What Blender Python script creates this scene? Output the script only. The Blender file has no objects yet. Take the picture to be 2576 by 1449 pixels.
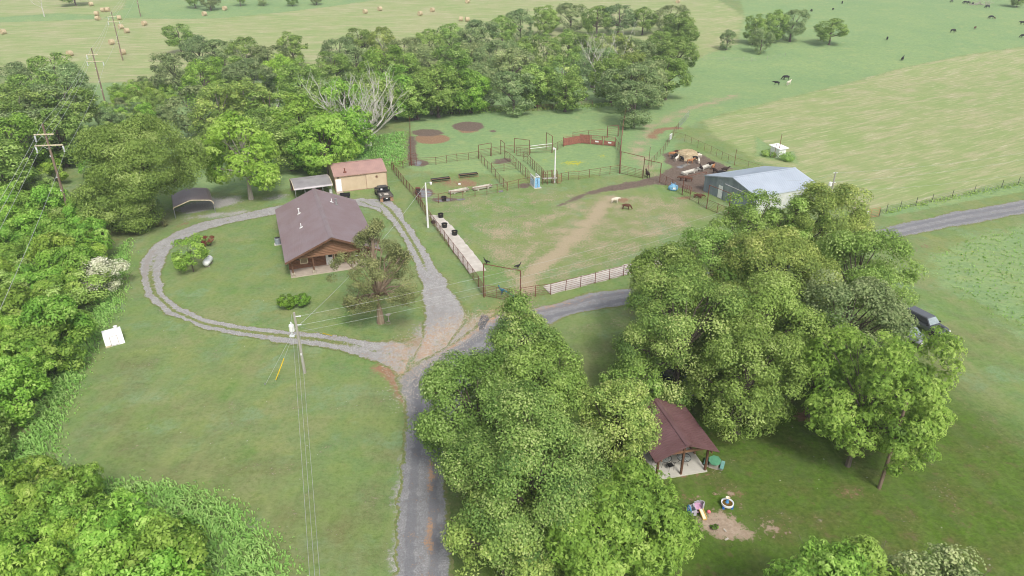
import bpy, bmesh, math, random
import numpy as np
from mathutils import Vector, Matrix, Euler
R = math.radians
random.seed(7); rng = np.random.default_rng(7)
sc = bpy.context.scene; col = sc.collection
# ------------------------------------------------------------ camera, sky, sun, exposure
CH = 37.0; TH = R(27.0); FP = 1718.0
cam = bpy.data.cameras.new('camera'); co = bpy.data.objects.new('camera', cam); col.objects.link(co)
co.location = (0, 0, CH); co.rotation_euler = (R(90) - TH, 0, 0)
cam.sensor_width = 36; cam.lens = FP / 2576 * 36; cam.clip_start = .5; cam.clip_end = 6000
sc.camera = co
w = bpy.data.worlds.new('World'); sc.world = w; w.use_nodes = True
nt = w.node_tree; nt.nodes.clear()
sky = nt.nodes.new('ShaderNodeTexSky'); sky.sky_type = 'NISHITA'; sky.sun_disc = False
SUN_EL, SUN_AZ = R(50), R(158)          # azimuth of the sun, measured from +Y clockwise
sky.sun_elevation = SUN_EL; sky.sun_rotation = SUN_AZ; sky.air_density = 1.0; sky.dust_density = 4.0; sky.ozone_density = 1.0
hs = nt.nodes.new('ShaderNodeHueSaturation'); hs.inputs['Saturation'].default_value = .32
bg = nt.nodes.new('ShaderNodeBackground'); bg.inputs[1].default_value = .125
wo = nt.nodes.new('ShaderNodeOutputWorld')
nt.links.new(sky.outputs[0], hs.inputs['Color']); nt.links.new(hs.outputs[0], bg.inputs[0]); nt.links.new(bg.outputs[0], wo.inputs[0])
sl = bpy.data.lights.new('sun', 'SUN'); sl.energy = 1.5; sl.angle = R(12); sl.color = (1, .955, .87)
so = bpy.data.objects.new('sun', sl); col.objects.link(so)
sdir = Vector((math.sin(SUN_AZ) * math.cos(SUN_EL), math.cos(SUN_AZ) * math.cos(SUN_EL), math.sin(SUN_EL)))
so.rotation_euler = sdir.to_track_quat('Z', 'Y').to_euler(); so.location = (0, 0, 80)
sc.view_settings.view_transform = 'Standard'; sc.view_settings.look = 'None'; sc.view_settings.gamma = 1
sc.view_settings.exposure = .6
sc.cycles.pixel_filter_type = 'BLACKMAN_HARRIS'; sc.cycles.filter_width = 1.05
sc.cycles.max_bounces = 5; sc.cycles.transparent_max_bounces = 6

# ------------------------------------------------------------ terrain and pixel -> ground
def gz(x, y):
    y = np.asarray(y, float)
    t = np.clip(y - 205, 0, 230); 
    return np.where(t < 20, t * t * .002, .08 * (t - 10))
def ray(u, v):
    a = (u - 1288) / FP; b = (724.5 - v) / FP
    return (a, b * math.sin(TH) + math.cos(TH), b * math.cos(TH) - math.sin(TH))
def G(u, v, h=0.0):
    """world point under picture point (u,v) that is h above the terrain"""
    d = ray(u, v); z = h
    for _ in range(40):
        t = (z - CH) / d[2]; z2 = float(gz(d[0] * t, d[1] * t)) + h
        z = z + .5 * (z2 - z)
    t = (z - CH) / d[2]
    return Vector((d[0] * t, d[1] * t, z))
def PZ(u, v, z):
    d = ray(u, v); t = (z - CH) / d[2]; return Vector((d[0] * t, d[1] * t, z))

# ------------------------------------------------------------ materials
M = {}
def mat(name, c, rough=.8, c2=None, scale=3., metal=0., bump=0., bscale=40., spec=.3, stretch=None, detail=6):
    m = bpy.data.materials.new(name); m.use_nodes = True; n = m.node_tree; L = n.links.new
    b = n.nodes['Principled BSDF']; b.inputs['Roughness'].default_value = rough; b.inputs['Metallic'].default_value = metal
    b.inputs['Specular IOR Level'].default_value = spec
    tc = n.nodes.new('ShaderNodeTexCoord'); mp = n.nodes.new('ShaderNodeMapping'); L(tc.outputs['Object'], mp.inputs[0])
    if stretch: mp.inputs['Scale'].default_value = stretch
    ns = n.nodes.new('ShaderNodeTexNoise'); ns.inputs['Scale'].default_value = scale; ns.inputs['Detail'].default_value = detail
    L(mp.outputs[0], ns.inputs['Vector'])
    mx = n.nodes.new('ShaderNodeMix'); mx.data_type = 'RGBA'
    c2 = c2 or tuple(x * .75 for x in c)
    mx.inputs[6].default_value = (*c, 1); mx.inputs[7].default_value = (*c2, 1)
    rp = n.nodes.new('ShaderNodeMapRange'); rp.inputs[1].default_value = .35; rp.inputs[2].default_value = .65
    L(ns.outputs[0], rp.inputs[0]); L(rp.outputs[0], mx.inputs[0]); L(mx.outputs[2], b.inputs['Base Color'])
    if bump:
        n2 = n.nodes.new('ShaderNodeTexNoise'); n2.inputs['Scale'].default_value = bscale; L(mp.outputs[0], n2.inputs['Vector'])
        bp = n.nodes.new('ShaderNodeBump'); bp.inputs['Strength'].default_value = bump; bp.inputs['Distance'].default_value = .05
        L(n2.outputs[0], bp.inputs['Height']); L(bp.outputs[0], b.inputs['Normal'])
    M[name] = m; return m
mat('roof_brown', (.275, .22, .235), .45, (.25, .185, .192), .5, .2, spec=.5)
mat('roof_brown_dark', (.2, .11, .115), .42, (.16, .082, .084), .8, .2, spec=.5)
mat('roof_pink', (.44, .275, .24), .5, (.38, .24, .215), .9, .1)
mat('roof_grey', (.36, .34, .35), .45, (.29, .275, .28), .7, .3)
mat('roof_galv', (.6, .66, .74), .38, (.54, .6, .68), .4, .35, spec=.5)
mat('wall_galv', (.3, .345, .39), .5, (.21, .25, .29), 1.2, .25, stretch=(1, 1, .15))
mat('wall_white_metal', (.62, .63, .6), .5, (.5, .52, .5), 1., .1)
mat('tan_metal', (.6, .48, .34), .55, (.55, .43, .3), 1., .0)
mat('trim_tan', (.42, .27, .2), .6)
mat('cream', (.72, .62, .44), .5)
mat('white', (.8, .8, .79), .5, (.7, .7, .69))
mat('white_bright', (.86, .87, .87), .5, (.8, .81, .81))
mat('log', (.25, .125, .07), .75, (.17, .083, .047), 5, stretch=(.6, .6, 3))
mat('log_gable', (.26, .14, .085), .75, (.2, .105, .062), 3, stretch=(.5, .5, 3))
mat('post_brown', (.15, .075, .045), .7)
mat('stone', (.5, .44, .35), .85, (.3, .25, .2), 5, bump=.5, bscale=9)
mat('slab', (.47, .4, .33), .85, (.38, .32, .26), 1.2)
mat('slab_light', (.56, .54, .48), .85, (.47, .45, .4), 1.0)
mat('pad', (.58, .54, .49), .9, (.46, .42, .37), .9, bump=.2)
mat('rust', (.2, .075, .05), .8, (.13, .055, .04), 4)
mat('rust_light', (.3, .12, .085), .8, (.2, .085, .06), 3)
mat('pipe_tan', (.42, .24, .12), .7)
mat('steel_dark', (.05, .045, .045), .6)
mat('galv', (.42, .43, .43), .45, metal=.5)
mat('wood_pole', (.27, .2, .15), .85, (.17, .12, .09), 2, stretch=(3, 3, .4))
mat('wood_grey', (.42, .4, .35), .85, (.32, .3, .26), 2, stretch=(3, 3, .4))
mat('wood_brown', (.25, .15, .09), .8)
mat('insul', (.75, .78, .8), .3)
mat('wire', (.55, .56, .55), .5, metal=.3)
mat('yellow', (.85, .6, .03), .5)
mat('black', (.022, .022, .024), .5)
mat('plastic_black', (.02, .02, .02), .4)
mat('rubber', (.03, .03, .03), .85)
mat('glass_dark', (.03, .035, .04), .08, spec=.8)
mat('glass_light', (.3, .36, .38), .08, spec=.9)
mat('window_pane', (.3, .22, .13), .2, spec=.7)
mat('truck_black', (.035, .035, .037), .35, (.08, .07, .06), 2.5, spec=.5)
mat('flatbed', (.16, .14, .12), .7, (.06, .055, .05), 3)
mat('mudflap', (.4, .24, .15), .9)
mat('pickup_grey', (.17, .18, .2), .25, (.15, .16, .18), 1, .5, spec=.6)
mat('car_silver', (.5, .52, .55), .25, metal=.5, spec=.6)
mat('car_dark', (.04, .05, .07), .2, spec=.7)
mat('red_paint', (.55, .02, .03), .4)
mat('blue_paint', (.13, .36, .62), .5, (.3, .5, .68), 5)
mat('blue_bag', (.25, .5, .68), .6, (.12, .3, .5), 3)
mat('concrete_trough', (.52, .49, .42), .85, (.4, .37, .31), 2)
mat('hay', (.56, .46, .3), .95, (.4, .32, .2), 5, bump=.8, bscale=18)
mat('hay_end', (.62, .5, .32), .95, (.44, .34, .2), 9, bump=.6)
mat('hide_black', (.012, .012, .014), .7, (.02, .018, .018))
mat('hide_white', (.72, .66, .56), .8, (.62, .55, .45))
mat('hide_brown', (.13, .055, .03), .8, (.09, .035, .02))
mat('hide_orange', (.42, .2, .09), .8, (.34, .15, .065))
mat('hide_dark', (.04, .022, .018), .8)
mat('feather_teal', (.01, .22, .17), .35, (.01, .08, .25), 9)
mat('feather_tan', (.3, .27, .22), .8)
mat('bark', (.16, .13, .105), .9, (.09, .075, .06), 3, bump=.5, stretch=(2, 2, .4))
mat('bark_pale', (.42, .38, .32), .9, (.3, .27, .23), 3, bump=.4, stretch=(2, 2, .4))
mat('bark_red', (.24, .16, .11), .9, (.34, .28, .2), 3, bump=.4, stretch=(2, 2, .4))
mat('green_plastic', (.12, .34, .2), .5)
mat('teal_plastic', (.2, .42, .38), .5)
mat('stone_block', (.42, .38, .33), .9, bump=.3)
mat('iron', (.015, .015, .015), .5)
mat('toy_grey', (.5, .48, .53), .5)
mat('toy_pink', (.66, .38, .55), .5)
mat('toy_blue', (.08, .3, .62), .45)
mat('toy_cream', (.8, .7, .52), .5)
mat('toy_yellow', (.75, .5, .12), .5)
mat('ball_pink', (.85, .22, .26), .4)
mat('wheel_blue', (.02, .16, .6), .4)
mat('water_brown', (.16, .09, .02), .05, spec=.8)
mat('puddle', (.16, .17, .18), .04, (.2, .18, .16), 1.2, spec=.9)
mat('asphalt', (.07, .072, .08), .9, (.12, .12, .13), 3, bump=.4)
mat('rock', (.55, .5, .44), .9, bump=.5, bscale=6)
mat('ac_grey', (.3, .34, .38), .5)
mat('bleached', (.6, .58, .53), .9, (.44, .41, .36), 2, bump=.3)
mat('stick', (.4, .34, .27), .9)

# ------------------------------------------------------------ mesh helpers
class MB:
    def __init__(s): s.v = []; s.f = []
    def add(s, vs, fs):
        o = len(s.v); s.v += [tuple(p) for p in vs]; s.f += [tuple(i + o for i in f) for f in fs]; return s
    def box(s, x0, x1, y0, y1, z0, z1):
        return s.add([(x0, y0, z0), (x1, y0, z0), (x1, y1, z0), (x0, y1, z0), (x0, y0, z1), (x1, y0, z1), (x1, y1, z1), (x0, y1, z1)],
                     [(0, 3, 2, 1), (4, 5, 6, 7), (0, 1, 5, 4), (1, 2, 6, 5), (2, 3, 7, 6), (3, 0, 4, 7)])
    def tube(s, a, b, r, r2=None, n=6, caps=True):
        a = Vector(a); b = Vector(b); r2 = r if r2 is None else r2
        d = (b - a).normalized() if (b - a).length > 1e-6 else Vector((0, 0, 1))
        q = d.to_track_quat('Z', 'Y'); X = q @ Vector((1, 0, 0)); Y = q @ Vector((0, 1, 0)); vs = []
        for k in range(n):
            t = 2 * math.pi * k / n; e = X * math.cos(t) + Y * math.sin(t); vs.append(a + e * r); vs.append(b + e * r2)
        fs = [(2 * k, 2 * ((k + 1) % n), 2 * ((k + 1) % n) + 1, 2 * k + 1) for k in range(n)]
        if caps: fs += [tuple(2 * k for k in reversed(range(n))), tuple(2 * k + 1 for k in range(n))]
        return s.add(vs, fs)
    def path(s, pts, rs, n=6):
        if not hasattr(rs, '__len__'): rs = [rs] * len(pts)
        pts = [Vector(p) for p in pts]; vs = []; fs = []; m = len(pts)
        for i, p in enumerate(pts):
            d = (pts[min(i + 1, m - 1)] - pts[max(i - 1, 0)]); d = d.normalized() if d.length > 1e-6 else Vector((0, 0, 1))
            q = d.to_track_quat('Z', 'Y'); X = q @ Vector((1, 0, 0)); Y = q @ Vector((0, 1, 0))
            for k in range(n):
                t = 2 * math.pi * k / n; vs.append(p + (X * math.cos(t) + Y * math.sin(t)) * rs[i])
        for i in range(m - 1):
            for k in range(n): fs.append((i * n + k, i * n + (k + 1) % n, (i + 1) * n + (k + 1) % n, (i + 1) * n + k))
        fs += [tuple(reversed(range(n))), tuple((m - 1) * n + k for k in range(n))]
        return s.add(vs, fs)
    def beam(s, a, b, wd, ht, up=(0, 0, 1)):
        """rectangular bar from a to b"""
        a = Vector(a); b = Vector(b); d = (b - a).normalized(); up = Vector(up)
        X = d.cross(up); X = X.normalized() if X.length > 1e-4 else Vector((1, 0, 0)); Z = X.cross(d).normalized()
        vs = [p + X * i * wd / 2 + Z * j * ht / 2 for p in (a, b) for i, j in ((-1, -1), (1, -1), (1, 1), (-1, 1))]
        return s.add(vs, [(0, 1, 2, 3), (7, 6, 5, 4), (0, 4, 5, 1), (1, 5, 6, 2), (2, 6, 7, 3), (3, 7, 4, 0)])
    def lathe(s, prof, n=16, c=(0, 0, 0)):
        vs = [(c[0] + r * math.cos(2 * math.pi * k / n), c[1] + r * math.sin(2 * math.pi * k / n), c[2] + z) for r, z in prof for k in range(n)]
        fs = [(i * n + k, i * n + (k + 1) % n, (i + 1) * n + (k + 1) % n, (i + 1) * n + k) for i in range(len(prof) - 1) for k in range(n)]
        fs += [tuple(reversed(range(n))), tuple((len(prof) - 1) * n + k for k in range(n))]
        return s.add(vs, fs)
    def prism(s, poly, z0, z1):
        n = len(poly); vs = [(x, y, z0) for x, y in poly] + [(x, y, z1) for x, y in poly]
        return s.add(vs, [tuple(reversed(range(n))), tuple(range(n, 2 * n))] + [(i, (i + 1) % n, n + (i + 1) % n, n + i) for i in range(n)])
    def xprism(s, poly, x0, x1):
        """poly in (y,z), extruded along x"""
        n = len(poly); vs = [(x0, y, z) for y, z in poly] + [(x1, y, z) for y, z in poly]
        return s.add(vs, [tuple(reversed(range(n))), tuple(range(n, 2 * n))] + [(i, (i + 1) % n, n + (i + 1) % n, n + i) for i in range(n)])
    def quad(s, *p): return s.add(p, [tuple(range(len(p)))])
    def build(s, name, m, parent=None, smooth=False, bevel=0, loc=None):
        me = bpy.data.meshes.new(name); me.from_pydata(s.v, [], s.f)
        bm = bmesh.new(); bm.from_mesh(me); bmesh.ops.recalc_face_normals(bm, faces=bm.faces)
        if bevel: bmesh.ops.bevel(bm, geom=bm.edges[:], offset=bevel, segments=2, affect='EDGES', clamp_overlap=True)
        bm.to_mesh(me); bm.free()
        if smooth: me.shade_smooth()
        me.materials.append(M[m] if isinstance(m, str) else m)
        o = bpy.data.objects.new(name, me); col.objects.link(o)
        if parent: o.parent = parent
        if loc is not None: o.location = loc
        return o
def tag(o, label=None, cat=None, group=None, kind=None):
    for k, v in (('label', label), ('category', cat), ('group', group), ('kind', kind)):
        if v: o[k] = v
    return o
def thing(name, label, cat, loc=(0, 0, 0), rz=0, group=None):
    o = bpy.data.objects.new(name, None); col.objects.link(o); o.location = loc; o.rotation_euler = (0, 0, rz)
    o.empty_display_size = .3
    return tag(o, label, cat, group)
def copy_tree(o, loc=None, rz=None, scale=None, label=None, group=None):
    c = o.copy(); col.objects.link(c)
    if loc is not None: c.location = loc
    if rz is not None: c.rotation_euler = (0, 0, rz)
    if scale is not None: c.scale = scale if hasattr(scale, '__len__') else (scale,) * 3
    if label: c['label'] = label
    if group: c['group'] = group
    for ch in list(o.children):
        d = ch.copy(); col.objects.link(d); d.parent = c
        for g in list(ch.children):
            e = g.copy(); col.objects.link(e); e.parent = d
    return c
def skin_mesh(name, nodes, edges, m, sub=2):
    """continuous body grown round a skeleton: nodes = [(x,y,z,r)]"""
    me = bpy.data.meshes.new(name); me.from_pydata([n[:3] for n in nodes], edges, [])
    o = bpy.data.objects.new(name, me); col.objects.link(o)
    sk = o.modifiers.new('skin', 'SKIN'); sk.use_smooth_shade = True
    for i, n in enumerate(nodes):
        r = n[3]; me.skin_vertices[0].data[i].radius = (r, r) if not hasattr(r, '__len__') else r
    me.skin_vertices[0].data[0].use_root = True
    ss = o.modifiers.new('sub', 'SUBSURF'); ss.levels = sub; ss.render_levels = sub
    dg = bpy.context.evaluated_depsgraph_get(); me2 = bpy.data.meshes.new_from_object(o.evaluated_get(dg))
    bpy.data.objects.remove(o); bpy.data.meshes.remove(me)
    me2.name = name; me2.materials.clear(); me2.materials.append(M[m]); me2.shade_smooth()
    return me2

# ------------------------------------------------------------ ground sheet with painted land cover
def W(poly): return [G(u, v)[:2] for u, v in poly]
ys = [4.0]
while ys[-1] < 470: ys.append(ys[-1] + max(.25, .0052 * (ys[-1] + 8)))
ys = np.array(ys); NX = 760
tx = np.linspace(-1, 1, NX)
XX = tx[None, :] * (ys[:, None] * 1.08 + 22); YY = np.repeat(ys[:, None], NX, 1)
ZZ = gz(XX, YY)
def sd_poly(poly, X, Y):
    """signed distance to polygon (positive inside)"""
    n = len(poly); d = np.full(X.shape, 1e9); ins = np.zeros(X.shape, bool)
    for i in range(n):
        x0, y0 = poly[i]; x1, y1 = poly[(i + 1) % n]; ex, ey = x1 - x0, y1 - y0
        t = np.clip(((X - x0) * ex + (Y - y0) * ey) / (ex * ex + ey * ey + 1e-9), 0, 1)
        d = np.minimum(d, np.hypot(X - x0 - t * ex, Y - y0 - t * ey))
        c = ((y0 > Y) != (y1 > Y)) & (X < (x1 - x0) * (Y - y0) / (y1 - y0 + 1e-12) + x0); ins ^= c
    return np.where(ins, d, -d)
def sd_line(pts, X, Y):
    d = np.full(X.shape, 1e9)
    for (x0, y0), (x1, y1) in zip(pts[:-1], pts[1:]):
        ex, ey = x1 - x0, y1 - y0
        t = np.clip(((X - x0) * ex + (Y - y0) * ey) / (ex * ex + ey * ey + 1e-9), 0, 1)
        d = np.minimum(d, np.hypot(X - x0 - t * ex, Y - y0 - t * ey))
    return d
def PM(poly, soft=1.0, amt=1.0): return amt * np.clip(.5 + sd_poly(W(poly), XX, YY) / (2 * soft), 0, 1)
def LM(pts, half, soft=1.0, amt=1.0): return amt * np.clip(.5 + (half - sd_line(W(pts), XX, YY)) / (2 * soft), 0, 1)
def OV(u, v, ru, rv, soft=1.0, amt=1.0):
    return PM([(u + ru * math.cos(t * math.pi / 8), v + rv * math.sin(t * math.pi / 8)) for t in range(16)], soft, amt)
def mx(*a):
    r = a[0]
    for b in a[1:]: r = np.maximum(r, b)
    return r
HAY1 = [(-420, -14), (1785, -12), (1873, 41), (1850, 110), (1740, 150), (1500, 160), (900, 180), (400, 205), (180, 209), (0, 190), (-420, 190)]
HAY2 = [(1772, 303), (1860, 277), (2000, 243), (2250, 176), (2420, 140), (2800, 85), (2900, 380), (2800, 420), (2520, 462), (2350, 500), (2230, 524), (2150, 535),
        (2060, 470), (2020, 440), (1960, 418), (1905, 405), (1850, 370), (1790, 335)]
hay = mx(PM(HAY1, 3), PM(HAY2, 2.2))
green = mx(PM([(255, 47), (310, 22), (320, -14), (1050, -14), (820, 18), (700, 32), (560, 46), (450, 48), (300, 46)], 2),
           PM([(-420, 42), (0, 43), (150, 33), (250, 38), (250, 48), (0, 57), (-420, 60)], 1.5), PM([(1900, 340), (1900, 392), (2010, 412), (2000, 380), (1960, 385)], 1.0))
hay = hay * (1 - green)
PAST = [(1860, -14), (2900, -14), (2900, 70), (2420, 140), (2250, 176), (2000, 243), (1860, 277), (1772, 303), (1700, 330), (1690, 420), (1560, 440), (1250, 440), (1035, 430), (1030, 290),
        (930, 330), (930, 400), (700, 480), (300, 480), (180, 420), (180, 209), (400, 205), (900, 180), (1500, 160), (1740, 150), (1850, 110), (1873, 41)]
past = mx(PM(PAST, 2), green, PM([(2320, 640), (2420, 590), (2576, 560), (2900, 520), (2900, 900), (2576, 860), (2480, 780), (2390, 740), (2300, 690)], 3, .72), PM([(2210, 538), (2400, 496), (2900, 400), (2900, 425), (2400, 512), (2230, 545)], .6))
straw = mx(LM([(1308, 765), (1330, 690), (1400, 640), (1450, 590), (1500, 540), (1535, 498)], 1.7, 1.5, .86), LM([(1290, 690), (1350, 610)], 1.2, 1.2, .6),
           PM([(1180, 560), (1300, 540), (1430, 500), (1600, 480), (1740, 500), (1780, 560), (1640, 640), (1400, 710), (1240, 690), (1180, 620)], 3, .47),
           PM([(1080, 510), (1300, 480), (1560, 470), (1640, 470), (1200, 560)], 3, .4), LM([(1640, 440), (1600, 380), (1640, 320), (1720, 280), (1850, 240)], 2.2, 2, .55),
           PM([(1190, 800), (1240, 780), (1300, 740), (1300, 770), (1250, 800), (1150, 880), (1060, 900), (1010, 870), (1060, 840), (1120, 850)], .8, .9),
           LM([(1380, 860), (1450, 830), (1560, 800)], 1.2, 1.5, .25))
mud = mx(PM([(1668, 388), (1700, 378), (1760, 385), (1800, 408), (1845, 425), (1790, 452), (1775, 468), (1765, 488), (1700, 470), (1650, 463), (1560, 478), (1480, 490), (1400, 520), (1470, 484), (1560, 462), (1600, 455), (1660, 440), (1690, 420), (1672, 405)], 1.0, 1),
         OV(1178, 318, 40, 12, .8), OV(1075, 334, 42, 9, .8), LM([(1036, 345), (1038, 400)], .8, .8), OV(1055, 410, 26, 8, .6), OV(1240, 330, 10, 3, .5, .9), OV(1066, 485, 26, 12, .7), OV(1120, 502, 34, 7, .6, .9),
         OV(1265, 405, 26, 9, .8, .7), OV(1320, 467, 18, 7, .5, .7), OV(1047, 300, 12, 3, .6, .8), LM([(1400, 520), (1330, 540), (1260, 560)], .6, 1.2, .45), LM([(1577, 270), (1575, 300)], .4, .5, .6))
flower = mx(OV(1442, 410, 36, 9, 1.5, .6), OV(1370, 403, 14, 5, 1, .5), OV(1515, 392, 18, 7, 1, .5), OV(1440, 432, 40, 6, 1, .4), OV(1320, 445, 10, 6, .6, .5), OV(2440, 640, 60, 20, 3, .42))
soil = mx(OV(1086, 349, 44, 13, .6), OV(1176, 327, 27, 7, 1., .85), OV(1160, 462, 55, 14, 1.4, .62), OV(1566, 504, 18, 6, .8, .8), LM([(1640, 345), (1660, 325), (1705, 322)], 1.2, 1, .8),
          LM([(470, 560), (440, 575)], .8, .8, .5), OV(1720, 498, 20, 5, .6, .6), OV(1335, 510, 14, 4, 1, .5), OV(2030, 1045, 60, 20, .8, .62), OV(1840, 1010, 70, 30, 1.5, .4), OV(2090, 1195, 50, 16, 1, .35), OV(2140, 1240, 40, 14, .8, .4),
          OV(2250, 1180, 45, 16, 1, .4), OV(2400, 1290, 40, 18, 1, .35), OV(730, 612, 20, 6, .8, .25), OV(300, 605, 60, 14, 2, .4), OV(2350, 620, 60, 14, 2, .4), OV(2350, 880, 40, 20, 2, .35), OV(245, 632, 30, 12, 1, .3),
          OV(930, 880, 50, 12, 1, .3), OV(2530, 700, 60, 14, 2, .3), OV(1750, 1250, 70, 16, .8, .62), OV(1850, 1245, 40, 12, .8, .5), OV(1950, 1330, 35, 16, 1, .4), OV(1680, 1170, 60, 8, .4, .6), OV(1715, 1195, 70, 8, .4, .6))
sand = mx(OV(1800, 1300, 120, 60, 2.2, .36), PM([(1742, 1316), (1770, 1298), (1815, 1284), (1850, 1300), (1885, 1325), (1905, 1350), (1880, 1360), (1835, 1360), (1790, 1352), (1762, 1335)], 1.0, .85), OV(1765, 1250, 44, 16, 1., .62), OV(1925, 1330, 30, 18, 1, .48), OV(1815, 1243, 30, 8, .6, .55))
red = mx(PM([(935, 925), (970, 905), (1010, 880), (1035, 880), (1025, 900), (1000, 925), (1005, 960), (1030, 1000), (1030, 1060), (1010, 1010), (985, 975), (960, 945)], .7, .95), OV(1060, 860, 70, 24, 1.6, .6), OV(1100, 830, 60, 20, 1.5, .45))
fringe = mx(LM([(490, 520), (560, 508)], 2.6, 1.6, .9), LM([(480, 548), (600, 535)], 1.2, 1, .7), LM([(680, 500), (720, 492)], 1.2, 1.2, .6), LM([(425, 600), (395, 640)], .5, .6, .4), OV(1010, 880, 60, 16, 1, .8), OV(1120, 840, 90, 30, 1.5, .8), LM([(998, 1449), (1005, 1250), (1018, 1150)], .35, .6, .8), OV(1350, 778, 90, 8, .6, .5))
brownlawn = mx(OV(1760, 1000, 200, 120, 4, .5), OV(2300, 1350, 300, 120, 4, .6), OV(400, 1080, 200, 80, 5, .35), OV(860, 1330, 120, 110, 3, .5), OV(300, 570, 90, 40, 3, .5), OV(560, 1180, 200, 50, 3, .45), OV(2420, 880, 150, 70, 5, .4), OV(1500, 900, 160, 80, 4, .3), OV(1900, 900, 400, 200, 6, .35), LM([(330, 900), (300, 1150), (420, 1190), (700, 1290), (760, 1449)], 1.6, 2.5, .5), LM([(620, 900), (520, 1000), (480, 1150)], 1.2, 2.5, .35), LM([(950, 960), (960, 1200), (930, 1449)], 1.0, 1.5, .3))
under = mx(PM([(1100, 1449), (1180, 1080), (1450, 1000), (1560, 860), (1700, 760), (2000, 700), (2200, 800), (2400, 980), (2700, 1150), (2900, 1500), (2500, 1600), (1100, 1600)], 4.5, .8), 0 * XX)  # mask of lawn beneath and beside trees, where their shade is painted in
nv = XX.size
idx = np.arange(nv).reshape(XX.shape)
q = np.stack([idx[:-1, :-1], idx[:-1, 1:], idx[1:, 1:], idx[1:, :-1]], -1).reshape(-1, 4)
V3 = np.stack([XX, YY, ZZ], -1).reshape(-1, 3)
# skirt so that the sheet reaches the horizon
def np_mesh(name, verts, faces, nper, material, attrs=None, dom='POINT', smooth=False):
    me = bpy.data.meshes.new(name); me.vertices.add(len(verts)); me.vertices.foreach_set('co', np.ascontiguousarray(verts, np.float32).ravel())
    nf = len(faces); me.loops.add(nf * nper); me.loops.foreach_set('vertex_index', np.ascontiguousarray(faces, np.int32).ravel())
    me.polygons.add(nf); me.polygons.foreach_set('loop_start', np.arange(nf, dtype=np.int32) * nper); me.polygons.foreach_set('loop_total', np.full(nf, nper, np.int32))
    if smooth: me.polygons.foreach_set('use_smooth', np.ones(nf, bool))
    for k, a in (attrs or {}).items():
        if a.ndim == 1:
            at = me.attributes.new(k, 'FLOAT', dom); at.data.foreach_set('value', a.astype(np.float32))
        else:
            at = me.attributes.new(k, 'FLOAT_COLOR', dom); c = np.ones((len(a), 4), np.float32); c[:, :3] = a; at.data.foreach_set('color', c.ravel())
    me.update(calc_edges=True); me.materials.append(material); return me
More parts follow.
